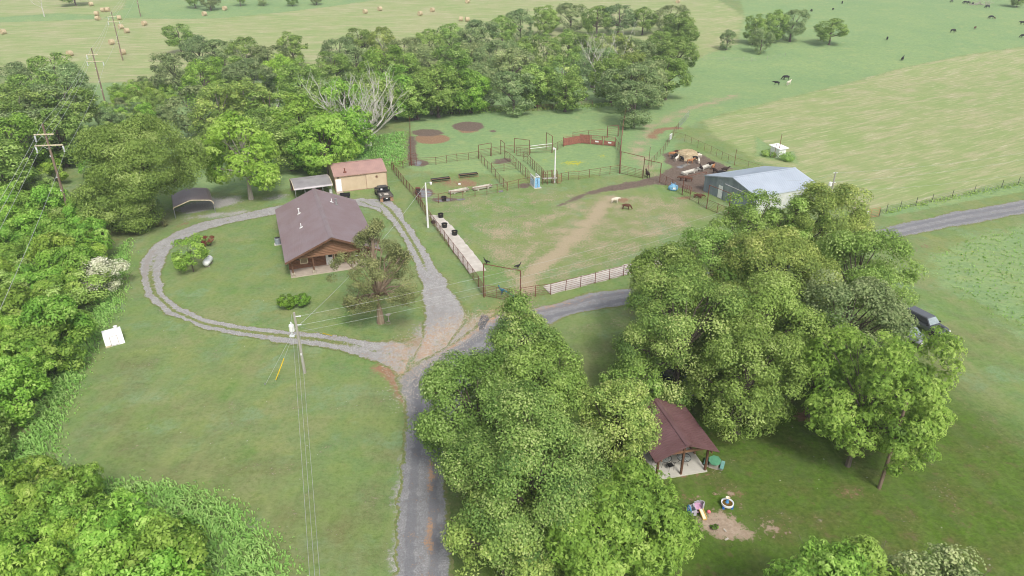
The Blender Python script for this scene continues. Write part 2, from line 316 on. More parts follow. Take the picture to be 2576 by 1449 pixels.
def ground_material():
    m = bpy.data.materials.new('ground_cover'); m.use_nodes = True; n = m.node_tree; L = n.links.new
    b = n.nodes['Principled BSDF']; b.inputs['Roughness'].default_value = .95; b.inputs['Specular IOR Level'].default_value = .1
    tc = n.nodes.new('ShaderNodeTexCoord')
    def noise(scale, detail=5, rough=.55, stretch=None, rot=0):
        mp = n.nodes.new('ShaderNodeMapping'); L(tc.outputs['Object'], mp.inputs[0]); mp.vector_type = 'TEXTURE' if rot else 'POINT'
        if rot: mp.inputs['Rotation'].default_value = (0, 0, rot); mp.inputs['Scale'].default_value = tuple(1 / s for s in stretch)
        elif stretch: mp.inputs['Scale'].default_value = stretch
        t = n.nodes.new('ShaderNodeTexNoise'); t.inputs['Scale'].default_value = scale; t.inputs['Detail'].default_value = detail; t.inputs['Roughness'].default_value = rough
        L(mp.outputs[0], t.inputs['Vector']); return t.outputs[0]
    def rng_(x, a, b_, c=0., d=1.):
        t = n.nodes.new('ShaderNodeMapRange'); t.inputs[1].default_value = a; t.inputs[2].default_value = b_; t.inputs[3].default_value = c; t.inputs[4].default_value = d; L(x, t.inputs[0]); return t.outputs[0]
    def mix(f, a, b_):
        t = n.nodes.new('ShaderNodeMix'); t.data_type = 'RGBA'
        for s, x in ((0, f), (6, a), (7, b_)):
            if isinstance(x, tuple): t.inputs[s].default_value = (*x, 1)
            elif isinstance(x, float): t.inputs[s].default_value = x
            else: L(x, t.inputs[s])
        return t.outputs[2]
    def math_(op, a, b_):
        t = n.nodes.new('ShaderNodeMath'); t.operation = op
        for i, x in enumerate((a, b_)):
            if isinstance(x, float): t.inputs[i].default_value = x
            else: L(x, t.inputs[i])
        return t.outputs[0]
    def attr(k):
        t = n.nodes.new('ShaderNodeAttribute'); t.attribute_name = k; s = n.nodes.new('ShaderNodeSeparateColor'); L(t.outputs['Color'], s.inputs[0]); return s.outputs
    A, B, C = attr('cov_a'), attr('cov_b'), attr('cov_c'); D = attr('cov_d')
    big = noise(.055, 3); mid = noise(.35, 4); fine = noise(2.6, 5, .7); vfine = noise(9, 3, .7)
    edge = math_('ADD', rng_(mid, .3, .7, -.22, .22), rng_(fine, .3, .7, -.3, .3))
    def m_(a, w_=.12, lo=.5): return rng_(math_('ADD', a, edge), lo - w_, lo + w_)
    # lawn
    lawn = mix(rng_(big, .35, .65), (.17, .27, .078), (.235, .27, .1)); lawn = mix(rng_(mid, .38, .7), lawn, (.15, .25, .105)); lawn = mix(rng_(noise(.13, 5, .7), .5, .62, 0, .75), lawn, (.25, .27, .13)); lawn = mix(rng_(noise(.2, 4, .65), .56, .68, 0, .7), lawn, (.13, .24, .06)); lawn = mix(rng_(noise(.16, 4, .7), .36, .46, .7, 0), lawn, (.2, .3, .16))
    lawn = mix(rng_(noise(.9, 5, .7), .54, .74, 0, .5), lawn, (.25, .23, .115))
    lawn = mix(rng_(fine, .45, .75, 0, .7), lawn, (.105, .165, .04)); lawn = mix(rng_(vfine, .62, .8, 0, .45), lawn, (.27, .28, .15))
    br = mix(rng_(fine, .4, .7), (.2, .19, .08), (.14, .125, .05)); lawn = mix(rng_(math_('ADD', D[0], rng_(mid, .3, .7, -.3, .3)), .1, .8, 0, .85), lawn, br)
    shade_lawn = mix(rng_(mid, .42, .66), (.085, .165, .014), (.12, .13, .035)); shade_lawn = mix(rng_(fine, .4, .7), shade_lawn, (.05, .085, .012)); shade_lawn = mix(rng_(noise(.8, 4, .6), .58, .68, 0, .6), shade_lawn, (.15, .105, .06)); shade_lawn = mix(rng_(noise(.3, 5, .7), .52, .64, 0, .6), shade_lawn, (.075, .12, .03))  # dense green lawn with the shade of the trees put into its colour
    lawn = mix(rng_(D[1], .1, .8, 0, .8), lawn, shade_lawn)
    # pasture: greener, tussocky
    pas = mix(rng_(big, .35, .65), (.2, .31, .125), (.255, .345, .135)); pas = mix(rng_(noise(.5, 6, .7, (1, 2.2, 1)), .4, .65, 0, .7), pas, (.17, .275, .14)); pas = mix(rng_(noise(1.4, 5, .7, (1, 2.5, 1)), .52, .74, 0, .7), pas, (.115, .2, .07)); pas = mix(rng_(noise(.22, 5, .65), .56, .7, 0, .6), pas, (.3, .35, .15))
    tx1 = noise(1.15, 8, .85); tx2 = noise(3.4, 5, .8)
    lawn = mix(rng_(tx1, .5, .68, 0, .6), lawn, (.26, .3, .13)); lawn = mix(rng_(tx1, .3, .46, .65, 0), lawn, (.1, .17, .045)); lawn = mix(rng_(tx2, .55, .72, 0, .5), lawn, (.09, .14, .04))
    lawn = mix(rng_(noise(.5, 5, .6, (1, .12, 1)), .5, .66, 0, .35), lawn, (.26, .28, .12))
    lawn = mix(rng_(D[1], .3, .8, 0, .55), lawn, shade_lawn)
    pas = mix(rng_(tx1, .5, .66, 0, .7), pas, (.31, .4, .18)); pas = mix(rng_(tx1, .32, .46, .75, 0), pas, (.12, .22, .08))
    # mown hay fields: streaks of cut grass (windrow direction differs left/right)
    def hayc(st, rot):
        s1 = noise(.32, 6, .65, st, rot); s2 = noise(1.0, 6, .75, (st[0] * .7, st[1] * 1.3, 1), rot); s3 = noise(.06, 3)
        c = mix(rng_(s3, .38, .62), (.25, .33, .12), (.33, .35, .17)); c = mix(rng_(s1, .48, .62, 0, .65), c, (.42, .37, .24)); c = mix(rng_(s2, .5, .62, 0, .85), c, (.22, .31, .105)); c = mix(rng_(s2, .34, .46, .85, 0), c, (.52, .48, .33)); c = mix(rng_(tx1, .35, .5, .45, 0), c, (.2, .24, .1)); c = mix(rng_(noise(.1, 5, .7), .52, .64, 0, .6), c, (.24, .32, .12))
        return mix(rng_(fine, .5, .75, 0, .35), c, (.26, .23, .12))
    sx = n.nodes.new('ShaderNodeSeparateXYZ'); L(tc.outputs['Object'], sx.inputs[0])
    hy = mix(rng_(math_('SUBTRACT', sx.outputs[0], math_('MULTIPLY', sx.outputs[1], .26)), -6., 6.), hayc((.16, 1, 1), R(4.)), hayc((.2, 1, 1), R(31.)))
    col_ = mix(m_(A[1]), lawn, pas); col_ = mix(m_(A[0], .15), col_, hy)
    # straw / leaf litter flecks
    fl = noise(4.5, 4, .75); st = mix(rng_(vfine, .4, .6), (.44, .37, .25), (.31, .25, .16))
    sm = rng_(math_('ADD', A[2], math_('ADD', rng_(fl, .3, .7, -.5, .5), rng_(mid, .3, .7, -.25, .25))), .42, .6)
    col_ = mix(sm, col_, st)
    col_ = mix(m_(B[1]), col_, mix(rng_(fine, .4, .65), (.3, .19, .115), (.22, .14, .085)))
    mudc = mix(rng_(fine, .35, .65), (.11, .082, .066), (.19, .145, .115)); mudc = mix(rng_(vfine, .62, .72, 0, .7), mudc, (.35, .28, .2))
    col_ = mix(m_(B[0]), col_, mudc)
    col_ = mix(m_(C[0], .2), col_, mix(rng_(fine, .35, .65), (.36, .2, .13), (.26, .17, .1)))
    col_ = mix(m_(C[1], .1), col_, mix(rng_(fine, .38, .62), (.44, .35, .27), (.33, .25, .18)))
    grv = mix(rng_(vfine, .4, .6), (.46, .44, .42), (.26, .25, .24)); col_ = mix(m_(B[2], .2), col_, grv)
    col_ = mix(rng_(math_('ADD', C[2], rng_(noise(1.6, 5, .8), .3, .7, -.4, .4)), .48, .62), col_, (.42, .42, .04))
    # clover / chickweed flecks
    vo = n.nodes.new('ShaderNodeTexVoronoi'); vo.inputs['Scale'].default_value = .9; L(tc.outputs['Object'], vo.inputs['Vector'])
    col_ = mix(math_('MULTIPLY', rng_(vo.outputs['Distance'], .035, .05, 1, 0), rng_(big, .45, .55)), col_, (.5, .5, .42))
    L(col_, b.inputs['Base Color'])
    bp = n.nodes.new('ShaderNodeBump'); bp.inputs['Strength'].default_value = .75; bp.inputs['Distance'].default_value = .16
    hsum = math_('ADD', math_('MULTIPLY', fine, .8), math_('ADD', math_('MULTIPLY', vfine, .3), math_('MULTIPLY', mid, 1.6)))
    L(hsum, bp.inputs['Height']); L(bp.outputs[0], b.inputs['Normal'])
    return m
M['ground'] = ground_material()
s3 = lambda *a: np.stack([x.ravel() for x in a], -1)
ext = [(-700, -300), (700, -300), (4000, 5000), (-4000, 5000)]
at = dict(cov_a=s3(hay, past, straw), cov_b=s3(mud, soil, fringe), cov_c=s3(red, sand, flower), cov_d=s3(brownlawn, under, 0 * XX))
# outer skirt ring
NR = len(ys); sk = []; sf = []
ringi = list(idx[0, :]) + list(idx[1:, -1]) + list(idx[-1, :-1][::-1]) + list(idx[1:-1, 0][::-1])
rp = V3[ringi]; ctr = np.array([0, 150.0])
out = []
for p in rp:
    d = p[:2] - ctr; d = d / np.linalg.norm(d); o_ = ctr + d * 4500; out.append((o_[0], o_[1], p[2]))
base = len(V3); V3b = np.vstack([V3, np.array(out)])
nr = len(ringi); ra = np.array(ringi); k = np.arange(nr); k2 = (k + 1) % nr
q2 = np.stack([ra[k], base + k, base + k2, ra[k2]], -1)
for kk in at: at[kk] = np.vstack([at[kk], at[kk][ringi]])
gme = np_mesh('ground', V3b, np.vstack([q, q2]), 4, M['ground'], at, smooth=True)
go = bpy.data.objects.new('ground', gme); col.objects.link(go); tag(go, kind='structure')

# ------------------------------------------------------------ gravel ribbons (road, driveway)
def gravel_material(name, c1, c2, c3, grass=0., worn=None):
    m = bpy.data.materials.new(name); m.use_nodes = True; n = m.node_tree; L = n.links.new
    b = n.nodes['Principled BSDF']; b.inputs['Roughness'].default_value = .95; b.inputs['Specular IOR Level'].default_value = .15
    tc = n.nodes.new('ShaderNodeTexCoord'); at_ = n.nodes.new('ShaderNodeAttribute'); at_.attribute_name = 'strip'
    se = n.nodes.new('ShaderNodeSeparateColor'); L(at_.outputs['Color'], se.inputs[0])
    def noise(s, d=5, r=.6):
        t = n.nodes.new('ShaderNodeTexNoise'); t.inputs['Scale'].default_value = s; t.inputs['Detail'].default_value = d; t.inputs['Roughness'].default_value = r; L(tc.outputs['Object'], t.inputs['Vector']); return t.outputs[0]
    def rg(x, a, b_, c=0., d=1.):
        t = n.nodes.new('ShaderNodeMapRange'); t.inputs[1].default_value = a; t.inputs[2].default_value = b_; t.inputs[3].default_value = c; t.inputs[4].default_value = d; L(x, t.inputs[0]); return t.outputs[0]
    def mix(f, a, b_):
        t = n.nodes.new('ShaderNodeMix'); t.data_type = 'RGBA'; L(f, t.inputs[0])
        for s, x in ((6, a), (7, b_)):
            if isinstance(x, tuple): t.inputs[s].default_value = (*x, 1)
            else: L(x, t.inputs[s])
        return t.outputs[2]
    def add(a, b_):
        t = n.nodes.new('ShaderNodeMath'); t.operation = 'ADD'; L(a, t.inputs[0]); L(b_, t.inputs[1]); return t.outputs[0]
    f = noise(11, 3, .8); g = noise(1.2, 5); h = noise(.25, 3)
    c = mix(rg(h, .4, .6), c1, c2); c = mix(rg(g, .4, .65, 0, .8), c, c3); c = mix(rg(f, .42, .66, 0, .75), c, tuple(x * .5 for x in c1)); c = mix(rg(f, .33, .42, .6, 0), c, tuple(min(1, x * 1.7) for x in c1))
    if worn: c = mix(rg(add(se.outputs[1], rg(g, .3, .7, -.3, .3)), .4, .7, 0, .6), c, worn)
    c = mix(rg(add(se.outputs[2], add(rg(f, .3, .7, -.5, .5), rg(g, .3, .7, -.35, .35))), .45, .6), c, (.46, .29, .18))
    gr = mix(rg(noise(3), .4, .6), (.14, .19, .06), (.23, .23, .1))
    c = mix(rg(add(se.outputs[0], add(rg(noise(1.7, 5, .7), .3, .7, -.35, .35), rg(f, .3, .7, -.2, .2))), .42, .56), c, gr)
    L(c, b.inputs['Base Color'])
    bp = n.nodes.new('ShaderNodeBump'); bp.inputs['Strength'].default_value = .6; bp.inputs['Distance'].default_value = .05; L(f, bp.inputs['Height']); L(bp.outputs[0], b.inputs['Normal'])
    M[name] = m; return m
gravel_material('gravel_dark', (.27, .27, .28), (.33, .325, .33), (.22, .222, .235), worn=(.16, .163, .18))
gravel_material('gravel_light', (.37, .36, .355), (.42, .41, .4), (.29, .28, .275), worn=(.3, .27, .25))
def resample(pts, n):
    p = np.array(pts, float); s = np.r_[0, np.cumsum(np.hypot(*np.diff(p, axis=0).T))]; t = np.linspace(0, s[-1], n)
    x = np.interp(t, s, p[:, 0]); y = np.interp(t, s, p[:, 1])
    k_ = np.ones(7) / 7
    xs = np.convolve(np.pad(x, 3, 'edge'), k_, 'valid'); ys_ = np.convolve(np.pad(y, 3, 'edge'), k_, 'valid')
    xs[[0, -1]] = x[[0, -1]]; ys_[[0, -1]] = y[[0, -1]]; return np.stack([xs, ys_], -1)
def ribbon(name, left, right, material, z, n=400, mcross=40, grass=lambda t, s: 0 * t, track=lambda t, s: 0 * t, stain=lambda t, s: 0 * t, jag=.22, seed=0):
    r_ = np.random.default_rng(seed)
    a = resample(W(left), n); b = resample(W(right), n); t = np.linspace(0, 1, mcross)
    P_ = a[:, None, :] * (1 - t[None, :, None]) + b[:, None, :] * t[None, :, None]
    c_ = (b - a) / (np.linalg.norm(b - a, axis=1)[:, None] + 1e-6)
    for side, sg in ((0, -1), (-1, 1)):
        jn = r_.normal(0, jag * .25, n) + np.interp(np.arange(n), np.arange(0, n, 5), r_.normal(0, jag * .5, len(range(0, n, 5)))) + np.interp(np.arange(n), np.arange(0, n, 23), r_.normal(0, jag * .8, len(range(0, n, 23)))) + .1
        wt = np.clip(1 - np.abs(t - (0 if side == 0 else 1)) / .25, 0, 1)
        P_ += c_[:, None, :] * np.clip(jn, -.6, .6)[:, None, None] * sg * wt[None, :, None]
    s = np.linspace(0, 1, n)[:, None] * np.ones((1, mcross)); tt = np.ones((n, 1)) * t[None, :]
    vz = gz(P_[..., 0], P_[..., 1]) + z
    vs = np.concatenate([P_, vz[..., None]], -1).reshape(-1, 3); ii = np.arange(n * mcross).reshape(n, mcross)
    qq = np.stack([ii[:-1, :-1], ii[:-1, 1:], ii[1:, 1:], ii[1:, :-1]], -1).reshape(-1, 4)
    at_ = dict(strip=np.stack([grass(tt, s).ravel(), track(tt, s).ravel(), stain(tt, s).ravel()], -1))
    me = np_mesh(name, vs, qq, 4, M[material], at_, smooth=True)
    o = bpy.data.objects.new(name, me); col.objects.link(o); tag(o, kind='structure')
    bm = bmesh.new(); bm.from_mesh(me); bmesh.ops.recalc_face_normals(bm, faces=bm.faces)
    if sum(f_.normal.z for f_ in bm.faces) < 0: bmesh.ops.reverse_faces(bm, faces=bm.faces)
    bm.to_mesh(me); bm.free(); return o
bump_ = lambda x, c, w_: np.exp(-((x - c) / w_) ** 2)
edgeg = lambda t: np.clip(1 - np.minimum(t, 1 - t) / .13, 0, 1) * .95
ribbon('road', [(980, 1600), (984, 1449), (990, 1350), (1000, 1250), (1014, 1150), (1024, 1070), (1014, 1010), (1002, 950), (1045, 915), (1100, 882), (1160, 850), (1215, 806), (1262, 782), (1340, 776), (1400, 760), (1480, 736), (1570, 728), (1700, 700), (1900, 655), (2080, 612), (2230, 571), (2400, 533), (2576, 503), (2800, 462), (3000, 428)],
       [(1155, 1600), (1135, 1449), (1124, 1330), (1122, 1220), (1128, 1120), (1150, 1040), (1180, 980), (1230, 915), (1275, 880), (1320, 856), (1375, 826), (1450, 792), (1520, 778), (1580, 768), (1700, 742), (1900, 698), (2080, 650), (2230, 607), (2390, 571), (2576, 541), (2800, 492), (3000, 452)],
       'gravel_dark', .03, 900, 36, track=lambda t, s: np.maximum(bump_(t, .3, .12), bump_(t, .72, .12)),
       stain=lambda t, s: .5 * np.clip(1 - np.abs(s - .27) / .07, 0, 1) * np.clip(1 - t * 1.6, 0, 1) + bump_(t, .66, .09) * np.clip((.085 - np.abs(s - .085)) / .03, 0, 1) * (.45 + .25 * np.sin(s * 170)) + bump_(t, .3, .1) * (np.clip(1 - np.abs(s - .40) / .08, 0, 1) * .95) + bump_(t, .03, .14) * np.clip(1 - np.abs(s - .2) / .07, 0, 1) * .7,
       grass=lambda t, s: edgeg(t) + bump_(t, .5, .06) * np.clip((s - .6) * 4, 0, 1) * .55 + bump_(t, .52, .08) * np.clip(1 - np.abs(s - .43) / .05, 0, 1) * .5, seed=1)
ribbon('driveway', [(1010, 955), (975, 928), (930, 905), (870, 884), (800, 872), (700, 860), (600, 846), (500, 826), (420, 790), (365, 742), (350, 695), (358, 652), (390, 614), (432, 588), (500, 560), (600, 540), (690, 520), (790, 505), (905, 500), (960, 500), (1000, 512)],
       [(1040, 870), (1000, 860), (940, 862), (880, 850), (800, 838), (700, 829), (600, 818), (520, 803), (455, 776), (413, 735), (406, 690), (418, 645), (442, 615), (490, 589), (570, 564), (690, 540), (790, 530), (905, 520), (945, 530), (970, 545)],
       'gravel_light', .045, 700, 34, track=lambda t, s: bump_(t, .25, .15) * np.clip(1 - np.abs(s - .5) / .2, 0, 1) * .9,
       grass=lambda t, s: edgeg(t) + bump_(t, .5, .17) * np.interp(s, [0, .06, .1, .45, .53, .7, 1], [0, .3, .86, .8, .35, .3, .2]) + .3 * np.clip(1 - s / .06, 0, 1), stain=lambda t, s: .5 * np.clip(1 - s / .07, 0, 1), seed=2)
ribbon('driveway', [(905, 506), (955, 525), (990, 565), (1018, 610), (1040, 655), (1058, 715), (1068, 775), (1068, 830), (1050, 880), (1040, 915)],
       [(985, 500), (1008, 530), (1035, 570), (1062, 615), (1092, 665), (1125, 715), (1155, 762), (1170, 790), (1165, 820), (1130, 870)],
       'gravel_light', .06, 450, 34, grass=lambda t, s: edgeg(t) + bump_(t, .47, .13) * np.interp(s, [0, .05, .12, .5, .68, 1], [.3, .6, 1., .85, 0, 0]) + .35 * np.clip((s - .85) / .1, 0, 1) * (t > .45), stain=lambda t, s: .5 * np.clip((s - .8) / .15, 0, 1), seed=3)
# asphalt patch with stones at the junction
pb = MB()
pp = W([(1202, 818), (1207, 800), (1214, 792), (1228, 796), (1230, 806), (1222, 818), (1216, 832), (1206, 832)])
c0 = pb.add([(x, y, .075) for x, y in pp], [tuple(range(len(pp)))]).build('asphalt_patch', 'asphalt'); tag(c0, kind='structure')

def slab_poly(name, pts, z, m, kind='structure', label=None):
    b = MB(); p = W(pts); n = len(p)
    # finely broken outline
    q_ = []
    for i in range(n):
        a = p[i]; c = p[(i + 1) % n]; L_ = math.dist(a, c); k_ = max(1, int(L_ / .7))
        for j in range(k_):
            t = j / k_; q_.append((a[0] + (c[0] - a[0]) * t + random.uniform(-.1, .1), a[1] + (c[1] - a[1]) * t + random.uniform(-.1, .1)))
    b.prism(q_, -.1, z); o = b.build(name, m); return tag(o, label, kind=kind)
# loose stones and leaf litter strewn over the junction
def litter(name, poly, n, m, seed, sz=.09):
    W_ = np.array(W(poly)); r = np.random.default_rng(seed); x0, y0 = W_.min(0); x1, y1 = W_.max(0); X = r.uniform(x0, x1, n); Y = r.uniform(y0, y1, n)
    sd = sd_poly([tuple(p) for p in W_], X, Y); k_ = sd > r.normal(.4, .9, n); X, Y = X[k_], Y[k_]; n = len(X)
    b_ = np.stack([X, Y, np.full(n, .07)], -1); a = r.uniform(0, 6.28, (n, 3)) ; s_ = sz * r.uniform(.5, 1.5, n)
    vs = np.stack([b_ + np.stack([np.cos(a[:, 0] + j * 2.1), np.sin(a[:, 0] + j * 2.1), 0 * X], -1) * s_[:, None] * .6 for j in range(3)] + [b_ + np.array([0, 0, 1]) * s_[:, None] * .5], 1).reshape(-1, 3)
    i4 = np.arange(n)[:, None] * 4; f = np.concatenate([i4 + np.array([[0, 1, 3]]), i4 + np.array([[1, 2, 3]]), i4 + np.array([[2, 0, 3]])])
    me = np_mesh(name, vs, f, 3, M[m]); o = bpy.data.objects.new(name, me); col.objects.link(o); return tag(o, kind='stuff')
mat('leaf_litter', (.5, .36, .22), .9, (.34, .2, .11), 1.5)
J_ = [(1000, 915), (1040, 880), (1100, 850), (1140, 815), (1190, 785), (1250, 768), (1310, 745), (1330, 700), (1380, 650), (1320, 690), (1290, 735), (1200, 770), (1150, 800), (1050, 830), (1000, 870)]
litter('gravel_stones', [(1000, 1000), (985, 940), (960, 900), (1000, 860), (1080, 830), (1150, 790), (1210, 780), (1240, 800), (1180, 870), (1120, 920), (1060, 960), (1030, 1040)], 16000, 'rock', 5, .08)
litter('leaf_litter', [(985, 960), (960, 900), (1020, 850), (1100, 820), (1180, 790), (1260, 760), (1300, 760), (1240, 810), (1130, 860), (1060, 900), (1030, 960)], 6500, 'leaf_litter', 6, .09)
slab_poly('pavement', [(1080, 543), (1090, 541), (1114, 546), (1141, 574), (1156, 594), (1189, 634), (1204, 654), (1225, 681), (1200, 683), (1180, 688)], .08, 'pad')
slab_poly('pavement', [(1367, 721), (1440, 702), (1573, 667), (1635, 652), (1720, 632), (1720, 652), (1635, 674), (1583, 690), (1460, 722), (1386, 741)], .08, 'pad')
for pts in ([(1040, 404), (1062, 405), (1058, 416), (1046, 418)], [(1046, 478), (1078, 480), (1088, 486), (1080, 496), (1062, 496), (1050, 490)], [(1096, 504), (1130, 500), (1140, 503), (1110, 509)], [(1148, 501), (1168, 499), (1170, 503), (1152, 505)], [(1254, 480), (1264, 478), (1266, 483), (1256, 485)], [(1700, 420), (1730, 410), (1738, 414), (1712, 424)]):
    b = MB(); p = W(pts); b.add([(x, y, .02) for x, y in p], [tuple(range(len(p)))]); tag(b.build('puddle', 'puddle'), kind='structure')

# ------------------------------------------------------------ log cabin
def cabin():
    t = thing('log_cabin', 'log cabin with a brown ribbed metal roof and porch inside the gravel loop', 'house', (-27.28, 74.46, 0), R(20.6))
    Wd, Ln, EZ, RZ, cx = 11.55, 19.6, 2.42, 4.9, 5.775
    sl_ = lambda x: EZ + (RZ - EZ) * (1 - abs(x - cx) / cx)
    rf = MB()
    for sg in (0, 1):
        x0, x1 = (0, cx) if sg == 0 else (cx, Wd)
        rf.add([(x0, 0, sl_(x0)), (x1, 0, sl_(x1)), (x1, Ln, sl_(x1)), (x0, Ln, sl_(x0)), (x0, 0, sl_(x0) - .1), (x1, 0, sl_(x1) - .1), (x1, Ln, sl_(x1) - .1), (x0, Ln, sl_(x0) - .1)],
               [(0, 1, 2, 3), (7, 6, 5, 4), (0, 4, 5, 1), (1, 5, 6, 2), (2, 6, 7, 3), (3, 7, 4, 0)])
        k = 0
        while k * .305 < Ln - .1:
            y = .04 + k * .305; rf.beam((x0 + (.01 if sg == 0 else .12), y, sl_(x0 + .01 if sg == 0 else x0 + .12) + .012), (x1 - (.12 if sg == 0 else .01), y, sl_(x1 - .12 if sg == 0 else x1 - .01) + .012), .045, .035); k += 1
    r = rf.build('roof', 'roof_brown', t)
    rc = MB(); rc.beam((cx - .14, -.02, RZ + .0), (cx - .14, Ln + .02, RZ + .0), .3, .03, up=(-.4, 0, 1)); rc.beam((cx + .14, -.02, RZ), (cx + .14, Ln + .02, RZ), .3, .03, up=(.4, 0, 1)); rc.build('ridge_cap', 'roof_brown', r)
    fb = MB(); [fb.beam((a, -.03, sl_(a) - .13), (b, -.03, sl_(b) - .13), .05, .22, up=(0, 0, 1)) for a, b in ((0, cx), (cx, Wd))]; fb.build('fascia', 'post_brown', r)
    for x, y, h, rad, cap in ((2.98, 13.0, .75, .07, 1), (2.78, 7.9, .6, .055, 0), (7.65, 15.0, .55, .05, 0), (8.2, 14.4, .85, .1, 1)):
        v = MB(); z = sl_(x); v.tube((x, y, z - .05), (x, y, z + h), rad, n=10)
        if cap: v.lathe([(rad * .9, h - .12), (rad * 1.9, h - .08), (rad * 1.9, h + .06), (.02, h + .1)], 10, (x, y, z))
        v.beam((x - .22, y, sl_(x - .22) + .04), (x + .22, y, sl_(x + .22) + .04), .3, .03)
        v.build('roof_vent', 'white' if rad < .1 else 'galv', r)
    # walls of half-round logs
    wl = MB(); x0, x1, y1 = .55, Wd - .55, Ln - .7; yb = 3.1; lg = .2
    for k in range(12):
        z = .12 + k * lg
        if z > 2.55: break
        wl.tube((x0, yb, z), (x1, yb, z), .125, n=8); wl.tube((x0, yb, z), (x0, y1, z), .125, n=8); wl.tube((x1, yb, z), (x1, y1, z), .125, n=8); wl.tube((x0, y1, z), (x1, y1, z), .125, n=8)
    wl.box(x0 + .05, x1 - .05, yb + .05, y1 - .05, 0, 2.5)
    wl.build('wall', 'log', t)
    gb = MB(); g2 = MB()
    for k in range(12):
        z = 2.52 + k * lg; hw = cx - .3 - (z - EZ) * cx / (RZ - EZ)
        if hw < .25: break
        gb.tube((cx - hw, .9, z), (cx + hw, .9, z), .115, n=8)
        g2.tube((cx - hw, y1, z), (cx + hw, y1, z), .115, n=8)
    g2.build('gable', 'log_gable', t)
    gb.beam((.6, .86, 2.46), (Wd - .6, .86, 2.46), .16, .24)
    gb.build('gable', 'log_gable', t)
    sb = MB(); sb.box(.45, Wd - .45, .66, 3.0, 0, .12); sb.build('porch_slab', 'slab', t)
    for x in (.78, 3.3, 5.78, 8.25, 10.75):
        p = MB(); p.beam((x, .92, .5), (x, .92, 2.36), .17, .17, up=(0, 1, 0)); po = p.build('porch_post', 'post_brown', t)
        s_ = MB()
        for lv in range(5):
            o_ = (lv % 2) * .03
            s_.box(x - .22 + o_ * .3, x - .01 + o_, .72 + .004 * lv, 1.12, .0 + lv * .12, .113 + lv * .12)
            s_.box(x + .012 + o_, x + .22 - .01 * (lv % 3), .715 + .004 * lv, 1.11, .0 + lv * .12, .11 + lv * .12)
        s_.build('stone_base', 'stone', po)
    wn = MB(); X0, X1, Z0, Z1, Y = 1.84, 2.78, .68, 1.5, 2.95
    for a in ((X0, X1, Z0, Z0 + .09), (X0, X1, Z1 - .09, Z1), (X0, X0 + .09, Z0 + .09, Z1 - .09), (X1 - .09, X1, Z0 + .09, Z1 - .09)): wn.box(a[0], a[1], Y - .03, Y + .06, a[2], a[3])
    wo_ = wn.build('window', 'cream', t); MB().box(X0 + .09, X1 - .09, Y + .01, Y + .04, Z0 + .09, Z1 - .09).build('pane', 'window_pane', wo_)
    lt = MB(); lt.box(1.45, 1.7, 2.86, 2.97, 1.3, 1.52); lt.build('porch_lamp', 'black', t)
    d = MB(); d.box(5.0, 5.96, 2.9, 2.97, .12, 2.15); dr = d.build('door', 'white', t)
    MB().box(5.32, 5.8, 2.885, 2.898, 1.1, 1.75).build('door_window', 'glass_dark', dr); MB().tube((5.12, 2.87, 1.05), (5.12, 2.9, 1.05), .035).build('handle', 'galv', dr)
    MB().box(6.0, 6.16, 2.9, 2.96, .5, 2.1).build('side_light', 'cream', t)
    MB().tube((8.4, .8, 1.95), (8.4, .8, 1.7), .02).tube((8.4, .8, 1.7), (9.0, .8, 1.72), .02).build('bracket', 'white', t)
    return t
cabin()
def ac_unit():
    t = thing('air_conditioner', 'round grey air conditioning unit on the lawn behind the left eave of the log cabin', 'air conditioner', (-27.28, 74.46, 0), R(20.6))
    t.location = t.matrix_basis @ Vector((-.3, 12.5, 0)) if False else Vector((-27.28 + (-.35) * .936 - 12.3 * .352, 74.46 - .35 * .352 + 12.3 * .936, 0))
    b = MB(); b.lathe([(.4, .05), (.4, .85), (.36, .92)], 18); b.build('body', 'ac_grey', t, smooth=False)
    for k in range(12): pass
    g = MB(); g.lathe([(.33, .925), (.33, .95), (.05, .96)], 18); [g.tube((0, 0, .97), (.33 * math.cos(a * .524), .33 * math.sin(a * .524), .97), .012, n=4) for a in range(12)]; g.build('fan_grille', 'steel_dark', t)
    MB().box(-.5, .5, -.5, .5, 0, .06).build('base', 'slab_light', t)
ac_unit()

